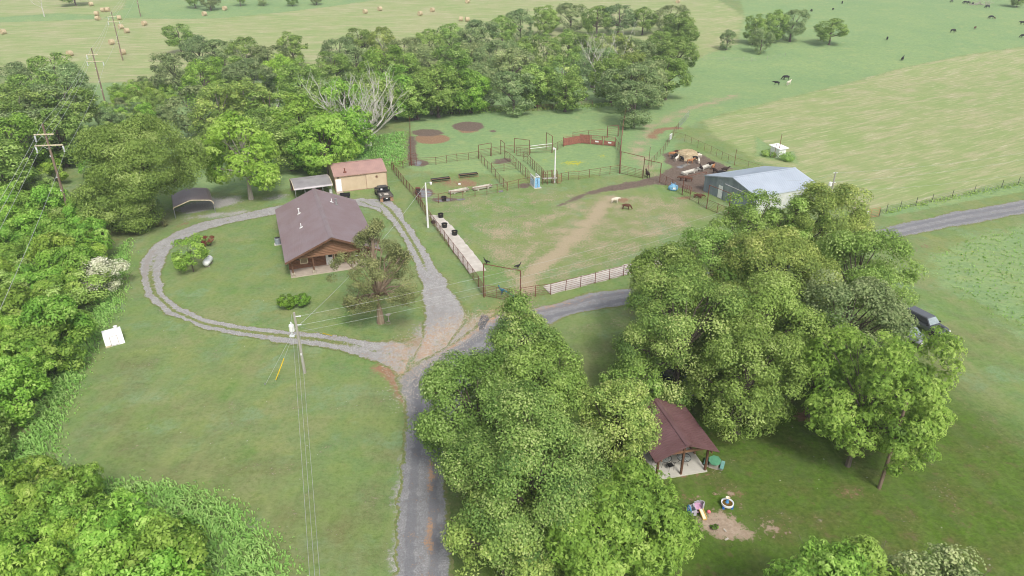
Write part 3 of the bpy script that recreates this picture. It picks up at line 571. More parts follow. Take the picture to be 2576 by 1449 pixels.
# ------------------------------------------------------------ tan workshop
def workshop():
    t = thing('workshop', 'tan metal workshop with a faded pink ribbed roof and a star on its door', 'shed', (-28.9, 107.2, 0), R(21.4))
    L_, D_, E_, RZ, ry = 8.5, 7.0, 2.75, 3.85, 3.4
    w_ = MB(); w_.xprism([(0, 0), (0, E_), (ry, RZ - .03), (D_, E_), (D_, 0)], 0, L_)
    k = 0
    while .15 + k * .23 < L_: w_.box(.13 + k * .23, .16 + k * .23, -.018, 0, .1, E_ - .08); k += 1
    w_.build('wall', 'tan_metal', t)
    for q_ in ((-.03, .05, -.035, .02, 0, E_ - .02), (L_ - .05, L_ + .03, -.035, .02, 0, E_ - .02), (-.03, .02, D_ - .03, D_ + .03, 0, E_)): MB().box(*q_).build('corner_trim', 'trim_tan', t)
    MB().box(.06, L_ - .06, -.05, -.019, 0, .1).build('base_trim', 'trim_tan', t)
    r = MB(); z_ = lambda y: E_ + (RZ - E_) * (y / ry if y < ry else (D_ - y) / (D_ - ry))
    for a, b in ((-.15, ry), (ry, D_ + .12)):
        za = z_(a) if a > 0 else E_ - .05; zb = z_(b) if b < D_ else E_ - .04
        r.add([(x, y, z + o_) for o_ in (.03, -.03) for x, y, z in ((-.12, a, za), (L_ + .12, a, za), (L_ + .12, b, zb), (-.12, b, zb))], [(0, 1, 2, 3), (7, 6, 5, 4), (0, 4, 5, 1), (1, 5, 6, 2), (2, 6, 7, 3), (3, 7, 4, 0)])
        k = 0
        while k * .3 < L_ + .2: r.beam((-.1 + k * .3, a + .02, za + .045), (-.1 + k * .3, b - .02, zb + .045), .035, .03); k += 1
    ro = r.build('roof', 'roof_pink', t)
    MB().beam((-.13, ry, RZ + .06), (L_ + .13, ry, RZ + .06), .3, .04).build('ridge_cap', 'roof_pink', ro)
    g = MB(); g.beam((-.12, -.2, E_ - .08), (L_ + .12, -.2, E_ - .08), .08, .1); g.build('gutter', 'trim_tan', ro)
    f = MB(); x, y = 1.85, .75; z = z_(y); f.tube((x, y, z), (x, y, z + .6), .09, n=10); f.lathe([(.3, .0), (.26, .12), (.1, .22)], 12, (x, y, z)); f.lathe([(.13, .58), (.13, .68), (.02, .72)], 10, (x, y, z)); f.build('flue', 'rust', ro)
    d = MB(); d.box(.1, 1.0, -.05, -.02, .15, 2.2); dd = d.build('door', 'white_bright', t); MB().tube((.9, -.09, 1.1), (.9, -.05, 1.1), .04).build('handle', 'galv', dd)
    s_ = MB(); s_.box(5.1, 8.35, -.09, -.05, .12, E_ - .25); [s_.box(5.13 + k * .23, 5.16 + k * .23, -.105, -.09, .14, E_ - .27) for k in range(14)]; sd = s_.build('sliding_door', 'tan_metal', t)
    MB().box(5.04, 5.1, -.1, -.04, .1, E_ - .2).build('door_trim', 'trim_tan', t); MB().box(1.5, 8.4, -.14, -.04, E_ - .24, E_ - .13).build('door_track', 'trim_tan', t)
    st = MB(); c = (6.83, 1.95); pts = [(c[0] + rr * math.sin(a * math.pi / 5), c[1] + rr * math.cos(a * math.pi / 5)) for a in range(10) for rr in ((.24,) if a % 2 == 0 else (.095,))]
    n = len(pts); st.add([(x, -.125, z) for x, z in pts] + [(c[0], -.17, c[1])], [(i, (i + 1) % n, n) for i in range(n)]); tag(st.build('star', 'rust', sd))
    ring = MB(); ring.path([(c[0] + .22 * math.cos(a * .3927), -.12, c[1] + .22 * math.sin(a * .3927)) for a in range(17)], .015, 5); ring.build('star_ring', 'rust', sd)
    MB().box(.35, .7, -.12, -.02, 2.42, 2.52).box(.46, .6, -.2, -.12, 2.4, 2.5).build('flood_lamp', 'steel_dark', t)
    MB().box(.0, 1.05, -1.0, -.06, 0, .14).build('doorstep', 'slab', t)
workshop()
def lean_to():
    rz = R(24); t = thing('carport', 'open-fronted grey metal carport attached to the left of the tan workshop', 'carport', (-34.3, 102.9, 0), rz)
    Lx, Dy = 5.95, 5.3
    prof = [(0, 1.85), (.1, 2.05), (.35, 2.18), (2.6, 2.62), (4.9, 2.3), (5.2, 2.15), (5.3, 1.9)]
    r = MB(); n = len(prof); r.add([(x, y, z + o_) for o_ in (0, -.04) for x in (0, Lx) for y, z in prof],
        [(i, i + 1, n + i + 1, n + i) for i in range(n - 1)] + [(2 * n + i, 3 * n + i, 3 * n + i + 1, 2 * n + i + 1) for i in range(n - 1)] + [(i, 2 * n + i, 2 * n + i + 1, i + 1) for i in range(n - 1)] + [(n + i, n + i + 1, 3 * n + i + 1, 3 * n + i) for i in range(n - 1)] + [(0, n, 3 * n, 2 * n), (n - 1, 3 * n - 1, 4 * n - 1, 2 * n - 1)])
    for y in np.arange(.3, 5, .28):
        z = np.interp(y, [p[0] for p in prof], [p[1] for p in prof]); r.beam((0.02, y, z + .012), (Lx - .02, y, z + .012), .04, .02)
    ro = r.build('roof', 'roof_grey', t)
    [MB().path([(x, y, z - .02) for y, z in prof], .05, 5).build('edge_trim', 'cream', ro) for x in (-.03, Lx + .03)]
    for x in (.12, 1.6, 3.0, 4.4, 5.8):
        for y in (.12, 5.2): MB().tube((x, y, 0), (x, y, 2.0), .045, n=6).build('post', 'galv', t)
    MB().box(-.02, Lx, 5.28, 5.3, .1, 1.9).build('back_wall', 'wood_brown', t)
lean_to()
def red_mower():
    t = thing('riding_mower', 'red riding mower parked under the open grey carport beside the workshop', 'mower', (-31.2, 105.4, 0), R(110))
    b = MB(); b.box(-.2, .95, -.35, .35, .45, .95); b.box(-.85, -.2, -.4, .4, .4, .62); b.build('body', 'red_paint', t, bevel=.06)
    MB().box(-.65, -.25, -.22, .22, .62, .78).box(-.72, -.62, -.22, .22, .7, 1.1).build('seat', 'black', t, bevel=.03)
    MB().box(-.45, .35, -.6, .6, .15, .3).build('deck', 'red_paint', t, bevel=.04)
    for x, y, r_ in ((.7, .4, .2), (.7, -.4, .2), (-.6, .42, .28), (-.6, -.42, .28)): MB().tube((x, y - .1, r_), (x, y + .1, r_), r_, n=14).build('wheel', 'rubber', t)
    MB().tube((.05, 0, .95), (-.1, 0, 1.2), .02).path([(-.1 + .03 * math.cos(a), .16 * math.cos(a * .785), 1.2 + .16 * math.sin(a * .785) * .5) for a in range(9)], .018, 5).build('steering_wheel', 'black', t)
red_mower()
def lathe_thing(name, label, cat, loc, prof, m, extra=None, group=None, n=18):
    t = thing(name, label, cat, loc, 0, group); b = MB(); b.lathe(prof, n); b.build('body', m, t, smooth=False)
    if extra: extra(t)
    return t
lathe_thing('bucket', 'white plastic bucket standing at the open side of the grey carport', 'bucket', (-29.6, 106.4, 0), [(.2, 0), (.26, .75), (.22, .75), (.2, .7)], 'white_bright', lambda t: MB().path([(-.25, 0, .7), (-.15, 0, .95), (.15, 0, .95), (.25, 0, .7)], .012, 4).build('handle', 'galv', t))
def burn_barrel_cart():
    p = PZ(868, 491, .5); t = thing('utility_cart', 'small black utility cart peeking out behind the right slope of the cabin roof', 'cart', (p.x, p.y, 0), R(10))
    MB().box(-.8, .8, -.4, .4, .4, .46).box(-.8, -.75, -.4, .4, .4, .8).box(.75, .8, -.4, .4, .4, .8).box(-.8, .8, .36, .4, .4, .8).box(-.8, .8, -.4, -.36, .4, .8).build('tub', 'black', t)
    for x in (-.5, .5):
        for y in (-.42, .42): MB().tube((x, y - .05, .2), (x, y + .05, .2), .2, n=12).build('wheel', 'rubber', t)
burn_barrel_cart()

# ------------------------------------------------------------ brown arched carport at the left
def arch_carport():
    t = thing('carport', 'free-standing brown carport with a cream arch and striped legs, left of the cabin', 'carport', (-50.2, 95.5, 0), R(26.5))
    Wd, Dp = 5.6, 6.2; prof = [(0, 1.5), (.12, 1.75), (2.35, 2.45), (2.75, 2.5), (5.1, 2.12), (5.45, 1.9), (5.6, 1.5)]
    r = MB(); n = len(prof)
    r.add([(x, y, z + o_) for o_ in (0, -.03) for y in (-.1, Dp) for x, z in prof], [(i, i + 1, n + i + 1, n + i) for i in range(n - 1)] + [(2 * n + i, 3 * n + i, 3 * n + i + 1, 2 * n + i + 1) for i in range(n - 1)] + [(i, i + 1, 2 * n + i + 1, 2 * n + i) for i in range(n - 1)] + [(n + i, n + i + 1, 3 * n + i + 1, 3 * n + i) for i in range(n - 1)])
    for x in np.arange(.2, 5.5, .23):
        z = np.interp(x, [p[0] for p in prof], [p[1] for p in prof]); r.beam((x, -.08, z + .018), (x, Dp, z + .018), .045, .035)
    ro = r.build('roof', 'roof_brown', t)
    MB().path([(x, -.13, z - .04) for x, z in prof], .085, 5).build('arch_trim', 'cream', ro)
    for y in (0.02, 1.5, 3, 4.5, 6.0):
        for x in (.03, 5.57): MB().tube((x, y, 0), (x, y, 1.6), .05, n=5).build('leg', 'galv', t)
    MB().beam((.03, 0, .05), (.03, 6.1, .05), .06, .06).beam((5.57, 0, .05), (5.57, 6.1, .05), .06, .06).build('base_rail', 'galv', t)
arch_carport()

# ------------------------------------------------------------ galvanised barn
def barn():
    t = thing('barn', 'wide pale blue-grey metal barn with a low ribbed roof beside the cattle pen', 'barn', (31.67, 108.1, 0), R(23.7 - 90))
    # local x runs along the gable front (12.2 m), local y along the ridge
    Wd, Ln, E1, E2, RZ, cx = 12.2, 12.4, 2.65, 2.9, 4.2, 6.6
    w_ = MB(); w_.add([(x, y, z) for y in (0, Ln) for x, z in ((0, 0), (Wd, 0), (Wd, E2), (cx, RZ - .05), (0, E1))], [(0, 1, 2, 3, 4), (9, 8, 7, 6, 5), (0, 5, 6, 1), (1, 6, 7, 2), (2, 7, 8, 3), (3, 8, 9, 4), (4, 9, 5, 0)])
    for x in np.arange(.2, Wd, .3): w_.box(x, x + .03, -.018, 0, .05, (np.interp(x, [0, cx, Wd], [E1, RZ, E2]) - .2))
    w_.build('wall', 'wall_galv', t)
    sw = MB()
    for y in np.arange(.1, Ln, .3): sw.box(Wd, Wd + .025, y, y + .06, .05, E2 - .1)
    sw.box(Wd + .001, Wd + .012, 0, Ln, .05, E2 - .08); sw.build('side_cladding', 'wall_white_metal', t)
    r = MB()
    for x0, z0, x1, z1 in ((-.15, E1 - .03, cx, RZ), (cx, RZ, Wd + .15, E2 - .03)):
        r.add([(x, y, z + o_) for o_ in (.03, -.03) for x, y, z in ((x0, -.15, z0), (x1, -.15, z1), (x1, Ln + .15, z1), (x0, Ln + .15, z0))], [(0, 1, 2, 3), (7, 6, 5, 4), (0, 4, 5, 1), (1, 5, 6, 2), (2, 6, 7, 3), (3, 7, 4, 0)])
        for y in np.arange(-.1, Ln + .1, .3): r.beam((x0 + .02, y, z0 + .045), (x1 - .02, y, z1 + .045), .04, .03)
    ro = r.build('roof', 'roof_galv', t); MB().beam((cx, -.16, RZ + .06), (cx, Ln + .16, RZ + .06), .35, .03).build('ridge_cap', 'roof_galv', ro)
    MB().beam((-.15, -.17, E1 - .1), (cx, -.17, RZ - .08), .03, .16, up=(0, 0, 1)).beam((cx, -.17, RZ - .08), (Wd + .15, -.17, E2 - .1), .03, .16).build('rake_trim', 'ac_grey', ro)
    d = MB(); d.box(3.62, 4.6, -.06, -.02, .1, 2.15); dd = d.build('door', 'white_bright', t); MB().tube((4.5, -.1, 1.1), (4.5, -.06, 1.1), .04).build('handle', 'galv', dd)
    MB().box(3.4, 4.4, -.05, -.02, 2.3, 3.1).build('vent_panel', 'ac_grey', t)
    MB().box(5.0, 11.7, -.1, -.02, 2.68, 2.76).build('door_track', 'white', t)
    s_ = MB(); s_.box(5.1, 8.2, -.07, -.03, .1, 2.66); s_.box(8.25, 11.4, -.07, -.03, .1, 2.66); s_.build('sliding_door', 'wall_galv', t)
barn()
def pump_shed():
    t = thing('shed', 'tiny white shed in a tuft of weeds at the edge of the mown field', 'shed', (50.63, 127.0, 0), R(28))
    MB().add([(0, 0, 0), (1.85, 0, 0), (1.85, 2.15, 0), (0, 2.15, 0), (0, 0, 1.75), (1.85, 0, 1.75), (1.85, 2.15, 1.95), (0, 2.15, 1.95)], [(3, 2, 1, 0), (4, 5, 6, 7), (0, 1, 5, 4), (1, 2, 6, 5), (2, 3, 7, 6), (3, 0, 4, 7)]).build('wall', 'white_bright', t)
    MB().add([(x, y, z + o_) for o_ in (0, .08) for x, y, z in ((-.3, -.35, 1.72), (2.15, -.35, 1.72), (2.15, 2.45, 2.0), (-.3, 2.45, 2.0))], [(3, 2, 1, 0), (4, 5, 6, 7), (0, 1, 5, 4), (1, 2, 6, 5), (2, 3, 7, 6), (3, 0, 4, 7)]).build('roof', 'white_bright', t)
    MB().box(.5, 1.25, -.03, 0, .05, 1.55).build('door', 'white', t)
pump_shed()
def tall_post(name, label, cat, u, v, h, r=.06, m='wood_brown', group=None):
    p = G(u, v); t = thing(name, label, cat, p, 0, group); MB().tube((0, 0, -.1), (0, 0, h), r, r * .8, n=7).build('shaft', m, t); MB().tube((0, 0, h), (0, 0, h + .05), r * 1.1).build('cap', 'galv', t); return t
tall_post('post', 'tall dark post rising in front of the tiny white shed', 'post', 1956.5, 397, 4.6, .075)
tall_post('post', 'shorter dark post at the left corner of the tiny white shed', 'post', 1947, 397.5, 2.7, .05)

# ------------------------------------------------------------ storm shelter
def shelter():
    t = thing('storm_shelter', 'whitewashed concrete storm shelter with a square door in its sloping front', 'storm shelter', (-41.3, 59.15, 0), R(35.5))
    MB().add([(0, 0, 0), (1.75, 0, 0), (1.78, 1.9, 0), (.05, 1.9, 0), (0, .45, .95), (1.75, .45, .95), (1.78, 1.9, 1.05), (.05, 1.9, 1.05)], [(3, 2, 1, 0), (4, 5, 6, 7), (0, 1, 5, 4), (1, 2, 6, 5), (2, 3, 7, 6), (3, 0, 4, 7)]).build('shell', 'white_bright', t)
    sl2 = lambda z, o_: (.45 / .95) * z - o_
    d = MB(); d.add([(x, sl2(z, o_), z + o_ * .3) for o_ in (.01, .05) for x, z in ((.55, .08), (1.2, .08), (1.2, .88), (.55, .88))], [(0, 1, 2, 3), (7, 6, 5, 4), (0, 4, 5, 1), (1, 5, 6, 2), (2, 6, 7, 3), (3, 7, 4, 0)]); dd = d.build('door', 'white', t)
    f = MB(); [f.tube((a, sl2(z1, .035), z1), (b, sl2(z2, .035), z2), .014, n=4) for a, z1, b, z2 in ((.53, .06, 1.22, .06), (1.22, .06, 1.22, .9), (1.22, .9, .53, .9), (.53, .9, .53, .06))]; f.build('frame', 'rust', dd)
    MB().lathe([(.17, 1.0), (.17, 1.25), (.2, 1.27), (.2, 1.36), (.05, 1.4)], 14, (1.35, 1.65, 0)).build('vent', 'white', t)
    MB().lathe([(.07, 1.0), (.07, 1.15), (.02, 1.18)], 10, (.95, .8, 0)).build('vent', 'white', t)
    MB().box(-.03, .5, -.06, .03, 0, .16).build('footing', 'cream', t)
shelter()

# ------------------------------------------------------------ picnic pavilion and what stands in it
def pavilion():
    t = thing('pavilion', 'open picnic pavilion with a dark red-brown ribbed roof under the oaks', 'pavilion', (11.0, 40.0, 0), R(13.2))
    Wd, Ln = 4.36, 5.0
    MB().box(0, Wd, 0, Ln, 0, .1).build('floor', 'slab_light', t)
    x0, x1, cx, E_, RZ, y0, y1 = -.45, 4.8, Wd / 2, 2.3, 3.4, -.5, 5.5
    zf = lambda x: E_ + (RZ - E_) * (1 - abs(x - cx) / (cx - x0))
    r = MB()
    for a, b in ((x0, cx), (cx, x1)):
        r.add([(x, y, z + o_) for o_ in (.03, -.04) for x, y, z in ((a, y0, zf(a)), (b, y0, zf(b)), (b, y1, zf(b)), (a, y1, zf(a)))], [(0, 1, 2, 3), (7, 6, 5, 4), (0, 4, 5, 1), (1, 5, 6, 2), (2, 6, 7, 3), (3, 7, 4, 0)])
        for y in np.arange(y0 + .05, y1, .24): r.beam((a + .01, y, zf(a) + .045), (b - .01, y, zf(b) + .045), .04, .035)
    ro = r.build('roof', 'roof_brown_dark', t)
    MB().beam((cx - .12, y0 - .02, RZ + .04), (cx - .12, y1, RZ + .04), .26, .03, up=(-.4, 0, 1)).beam((cx + .12, y0 - .02, RZ + .04), (cx + .12, y1, RZ + .04), .26, .03, up=(.4, 0, 1)).build('ridge_cap', 'roof_brown_dark', ro)
    fr = MB()
    for y in (.15, 2.4, 4.85):
        fr.beam((.1, y, 2.32), (Wd - .1, y, 2.32), .09, .2)
        for a, b in ((x0 + .15, cx), (cx, x1 - .15)): fr.beam((a, y, zf(a) - .12), (b, y, zf(b) - .12), .07, .14)
    for x in (.12, cx, Wd - .12): fr.beam((x, y0 + .1, 2.28 if x != cx else RZ - .12), (x, y1 - .1, 2.28 if x != cx else RZ - .12), .09, .16)
    fr.build('roof_frame', 'log_gable', t)
    for y in (.15, 4.85):
        for x in (.14, cx, Wd - .14): MB().beam((x, y, .1), (x, y, 2.25 if x != cx else 3.2), .15, .15, up=(0, 1, 0)).build('post', 'post_brown', t)
    MB().box(-.02, .1, 1.3, 4.8, .1, .22).build('sill_board', 'wood_brown', t); MB().box(Wd - .12, Wd, 2.0, 4.8, .1, .3).build('sill_board', 'wood_brown', t)
pavilion()
def loc13(x, y, z=0):
    c, s_ = math.cos(R(13.2)), math.sin(R(13.2)); return Vector((11.0 + x * c - y * s_, 40.0 + x * s_ + y * c, z))
def patio_table(name, label, p):
    t = thing(name, label, 'table', p, R(15), 'round iron patio tables in the pavilion')
    rim = MB(); N = 24; rim.path([(.55 * math.cos(a * 2 * math.pi / N), .55 * math.sin(a * 2 * math.pi / N), .72) for a in range(N + 1)], .022, 6)
    [rim.tube((0, 0, .715), (.54 * math.cos(a), .54 * math.sin(a), .715), .014, n=5) for a in (0, 1.57, 3.14, 4.71)]; rim.build('table_rim', 'iron', t)
    MB().lathe([(.53, .718), (.53, .726)], 24).build('glass_top', 'glass_top', t)
    for a in (.78, 2.36, 3.93, 5.5):
        c, s_ = math.cos(a), math.sin(a); MB().path([(c * .5, s_ * .5, .7), (c * .25, s_ * .25, .5), (c * .3, s_ * .3, .25), (c * .42, s_ * .42, .0)], .016, 5).build('leg', 'iron', t)
gm = bpy.data.materials.new('glass_top'); gm.use_nodes = True; gb_ = gm.node_tree.nodes['Principled BSDF']; gb_.inputs['Alpha'].default_value = .25; gb_.inputs['Base Color'].default_value = (.3, .35, .35, 1); gb_.inputs['Roughness'].default_value = .05
gno = gm.node_tree.nodes.new('ShaderNodeTexNoise'); gm.node_tree.links.new(gno.outputs[0], gb_.inputs['Roughness']); M['glass_top'] = gm
patio_table('patio_table', 'round glass and iron patio table in the middle of the pavilion floor', Vector((13.5, 41.75, .1)))
patio_table('patio_table', 'round iron patio table at the left post of the pavilion, with chairs round it', Vector((11.95, 41.7, .1)))
def chair(label, p, rz):
    t = thing('patio_chair', label, 'chair', p, rz, 'black iron patio chairs in the pavilion')
    s_ = MB(); s_.box(-.22, .22, -.22, .22, .42, .435); [s_.tube((-.22, y, .44), (.22, y, .44), .01, n=4) for y in (-.22, 0, .22)]; s_.build('seat', 'iron', t)
    b = MB(); b.path([(-.22, .22, .42), (-.23, .3, .88), (.23, .3, .88), (.22, .22, .42)], .015, 5); [b.tube((x, .225, .45), (x, .295, .86), .008, n=4) for x in (-.15, -.075, 0, .075, .15)]; b.build('backrest', 'iron', t)
    for x, y in ((-.2, -.2), (.2, -.2), (-.2, .2), (.2, .2)): MB().tube((x, y, .42), (x * 1.12, y * 1.12, 0), .013, n=5).build('leg', 'iron', t)
    for x in (-.23, .23): MB().path([(x, .25, .65), (x, -.2, .63), (x, -.22, .43)], .013, 5).build('armrest', 'iron', t)
chair('black iron chair nearest the front left post of the pavilion, pulled out from the table', Vector((12.35, 41.2, .1)), R(200))
chair('black iron chair at the far left edge of the pavilion floor', Vector((11.3, 41.9, .1)), R(80))
chair('black iron chair tucked behind the left patio table in the pavilion', Vector((12.2, 42.4, .1)), R(10))
def kid_table():
    t = thing('picnic_table', 'small green plastic child picnic table by the right post of the pavilion', 'picnic table', (15.95, 41.7, 0), R(-25))
    MB().prism([(.5 * math.cos(a * .785 + .39), .62 * math.sin(a * .785 + .39)) for a in range(8)], .5, .56).build('tabletop', 'green_plastic', t, bevel=.015)
    for x in (-.62, .62): MB().box(x - .14, x + .14, -.5, .5, .27, .32).build('bench', 'teal_plastic', t, bevel=.015)
    for y in (-.3, .3): MB().xprism([(y - .1, 0), (y + .1, 0), (y + .06, .5), (y - .06, .5)], -.35, .35).box(-.7, .7, y - .06, y + .06, .02, .14).build('leg', 'stone_block', t)
kid_table()
def playset():
    t = thing('toy_castle', 'grey and pink toy castle climber with a cream slide and blue wheel', 'toy', (13.25, 36.75, 0), R(10))
    b = MB(); b.box(-.42, .0, -.32, -.27, 0, .5); b.box(-.42, 0, .27, .32, 0, .5); b.box(-.05, 0, -.27, .27, 0, .5); b.box(-.15, .0, .1, .27, .5, .62); b.build('tower_wall', 'toy_grey', t, bevel=.01)
    MB().box(-.33, -.25, -.335, -.325, .2, .36).build('window', 'steel_dark', t)
    c = MB(); N = 14
    for k in range(N):
        a0, a1 = R(-70 + k * 220 / N), R(-70 + (k + 1) * 220 / N); h = .95 - .04 * k + (.05 if k % 2 else 0)
        c.add([(.28 + r_ * math.cos(a), .12 + r_ * math.sin(a), z) for r_ in (.36, .41) for a in (a0, a1) for z in (0, h)], [(0, 1, 3, 2), (4, 6, 7, 5), (0, 4, 5, 1), (2, 3, 7, 6), (1, 5, 7, 3), (0, 2, 6, 4)])
    c.build('curved_wall', 'toy_grey', t)
    MB().lathe([(.34, .42), (.34, .46)], 20, (.28, .12, 0)).build('platform', 'toy_pink', t)
    s_ = MB(); s_.beam((.32, -.2, .46), (.42, -.78, .06), .3, .03, up=(0, 0, 1)); so_ = s_.build('slide', 'toy_cream', t)
    MB().beam((.17, -.2, .52), (.27, -.8, .1), .03, .1).beam((.47, -.2, .52), (.58, -.8, .1), .03, .1).beam((.26, -.8, .05), (.58, -.8, .05), .04, .06).build('slide_side', 'toy_yellow', so_)
    wh = MB(); wh.path([(-.46, .3 * math.cos(a * .524), .34 + .34 * math.sin(a * .524)) for a in range(13)], .045, 6); [wh.tube((-.46, 0, .34), (-.46, .3 * math.cos(a), .34 + .33 * math.sin(a)), .02, n=5) for a in (0, 1.05, 2.1, 3.14, 4.2, 5.2)]; wh.build('wheel', 'toy_blue', t)
    MB().box(.05, .12, -.3, -.25, .25, .33).build('sign', 'toy_pink', t)
playset()
lathe_thing('ball', 'pink ball in the grass beside the toy slide', 'ball', (14.25, 36.7, 0), [(.02, 0)] + [(.13 * math.sin(a * math.pi / 12), .13 - .13 * math.cos(a * math.pi / 12)) for a in range(1, 12)] + [(.02, .26)], 'ball_pink')
def water_table():
    t = thing('water_table', 'white and blue toy water table with a funnel tower, beside the sandy patch', 'toy', (15.75, 37.35, 0), 0)
    MB().lathe([(.3, .2), (.44, .22), (.46, .4), (.4, .4), (.36, .3), (.1, .3)], 22).build('basin', 'white_bright', t)
    MB().lathe([(.36, .33), (.36, .335)], 22).build('water', 'water_brown', t)
    for a in (R(215), R(325), R(90)): MB().lathe([(.1, 0), (.09, .24)], 12, (.38 * math.cos(a), .38 * math.sin(a), 0)).build('leg', 'wheel_blue', t)
    tw = MB().lathe([(.14, .33), (.1, .4), (.08, .6), (.1, .65)], 14, (0, .08, 0)).build('tower', 'toy_blue', t)
    MB().lathe([(.05, .65), (.17, .78), (.16, .79), (.04, .68)], 14, (0, .08, 0)).build('funnel', 'toy_cream', tw)
water_table()
for i, (u, v, l) in enumerate(((2140 - 0, 0, 0),)): pass
def small_box(name, label, cat, u, v, sx_, sy_, sz_, m, rz=0):
    p = G(u, v); t = thing(name, label, cat, p, rz); MB().box(-sx_ / 2, sx_ / 2, -sy_ / 2, sy_ / 2, 0, sz_).build('block', m, t, bevel=.01); MB().box(-sx_ * .3, sx_ * .3, -sy_ * .3, sy_ * .3, sz_, sz_ + .01).build('face', m, t); return t
small_box('brick', 'pale broken brick lying in the middle of the sandy patch', 'brick', 1823.5, 1335, .12, .28, .07, 'rock', R(20))
small_box('brick', 'pale broken brick at the lower edge of the sandy patch', 'brick', 1828, 1357, .3, .12, .07, 'rock', R(30))

# ------------------------------------------------------------ propane tank
def tank():
    p = G(525, 667); t = thing('propane_tank', 'white horizontal propane tank on the lawn inside the loop', 'tank', p, R(93))
    n = 14; prof = []
    b = MB(); L_, r = .75, .42; rings = [(-L_ - .3, .08), (-L_ - .22, .25), (-L_ - .08, .37), (-L_, r), (L_, r), (L_ + .08, .37), (L_ + .22, .25), (L_ + .3, .08)]
    b.add([(x, rr * math.cos(2 * math.pi * k / n), .62 + rr * math.sin(2 * math.pi * k / n)) for x, rr in rings for k in range(n)], [(i * n + k, i * n + (k + 1) % n, (i + 1) * n + (k + 1) % n, (i + 1) * n + k) for i in range(len(rings) - 1) for k in range(n)] + [tuple(range(n)), tuple((len(rings) - 1) * n + k for k in range(n))])
    b.build('shell', 'white_bright', t, smooth=True)
    MB().lathe([(.16, 1.0), (.16, 1.14), (.05, 1.18)], 12, (0, 0, 0)).build('dome', 'white', t)
    MB().box(.4, .62, -.12, .2, 1.0, 1.045).build('emblem', 'steel_dark', t)
    for x in (-.5, .5): MB().box(x - .05, x + .05, -.3, .3, 0, .3).build('foot', 'stone_block', t)
tank()

# ------------------------------------------------------------ vehicles
def wheel(t, x, y, r, wd=.24, m='rubber', rim='galv'):
    o = MB(); o.lathe([(r * .55, -wd / 2), (r * .93, -wd / 2), (r, -wd * .3), (r, wd * .3), (r * .93, wd / 2), (r * .55, wd / 2)], 20); ob = o.build('wheel', m, t)
    ob.rotation_euler = (R(90), 0, 0); ob.location = (x, y, r)
    rr = MB(); rr.lathe([(.03, -wd * .42), (r * .54, -wd * .4), (r * .54, wd * .4), (.03, wd * .42)], 14); rr.build('rim', rim, ob)
def body_loft(secs, zs=None):
    """secs: list of (x, halfwidth_bottom, halfwidth_top, z_bottom, z_top) cross sections along x"""
    b = MB(); n = 8
    for x, wb, wt, z0, z1 in secs:
        h = z1 - z0
        b.v += [(x, -wb * .92, z0), (x, -wb, z0 + h * .25), (x, -wb, z0 + h * .6), (x, -wt, z1), (x, wt, z1), (x, wb, z0 + h * .6), (x, wb, z0 + h * .25), (x, wb * .92, z0)]
    m_ = len(secs)
    for i in range(m_ - 1):
        for k in range(n): b.f.append((i * n + k, i * n + (k + 1) % n, (i + 1) * n + (k + 1) % n, (i + 1) * n + k))
    b.f += [tuple(range(n)), tuple((m_ - 1) * n + k for k in range(n))]
    return b
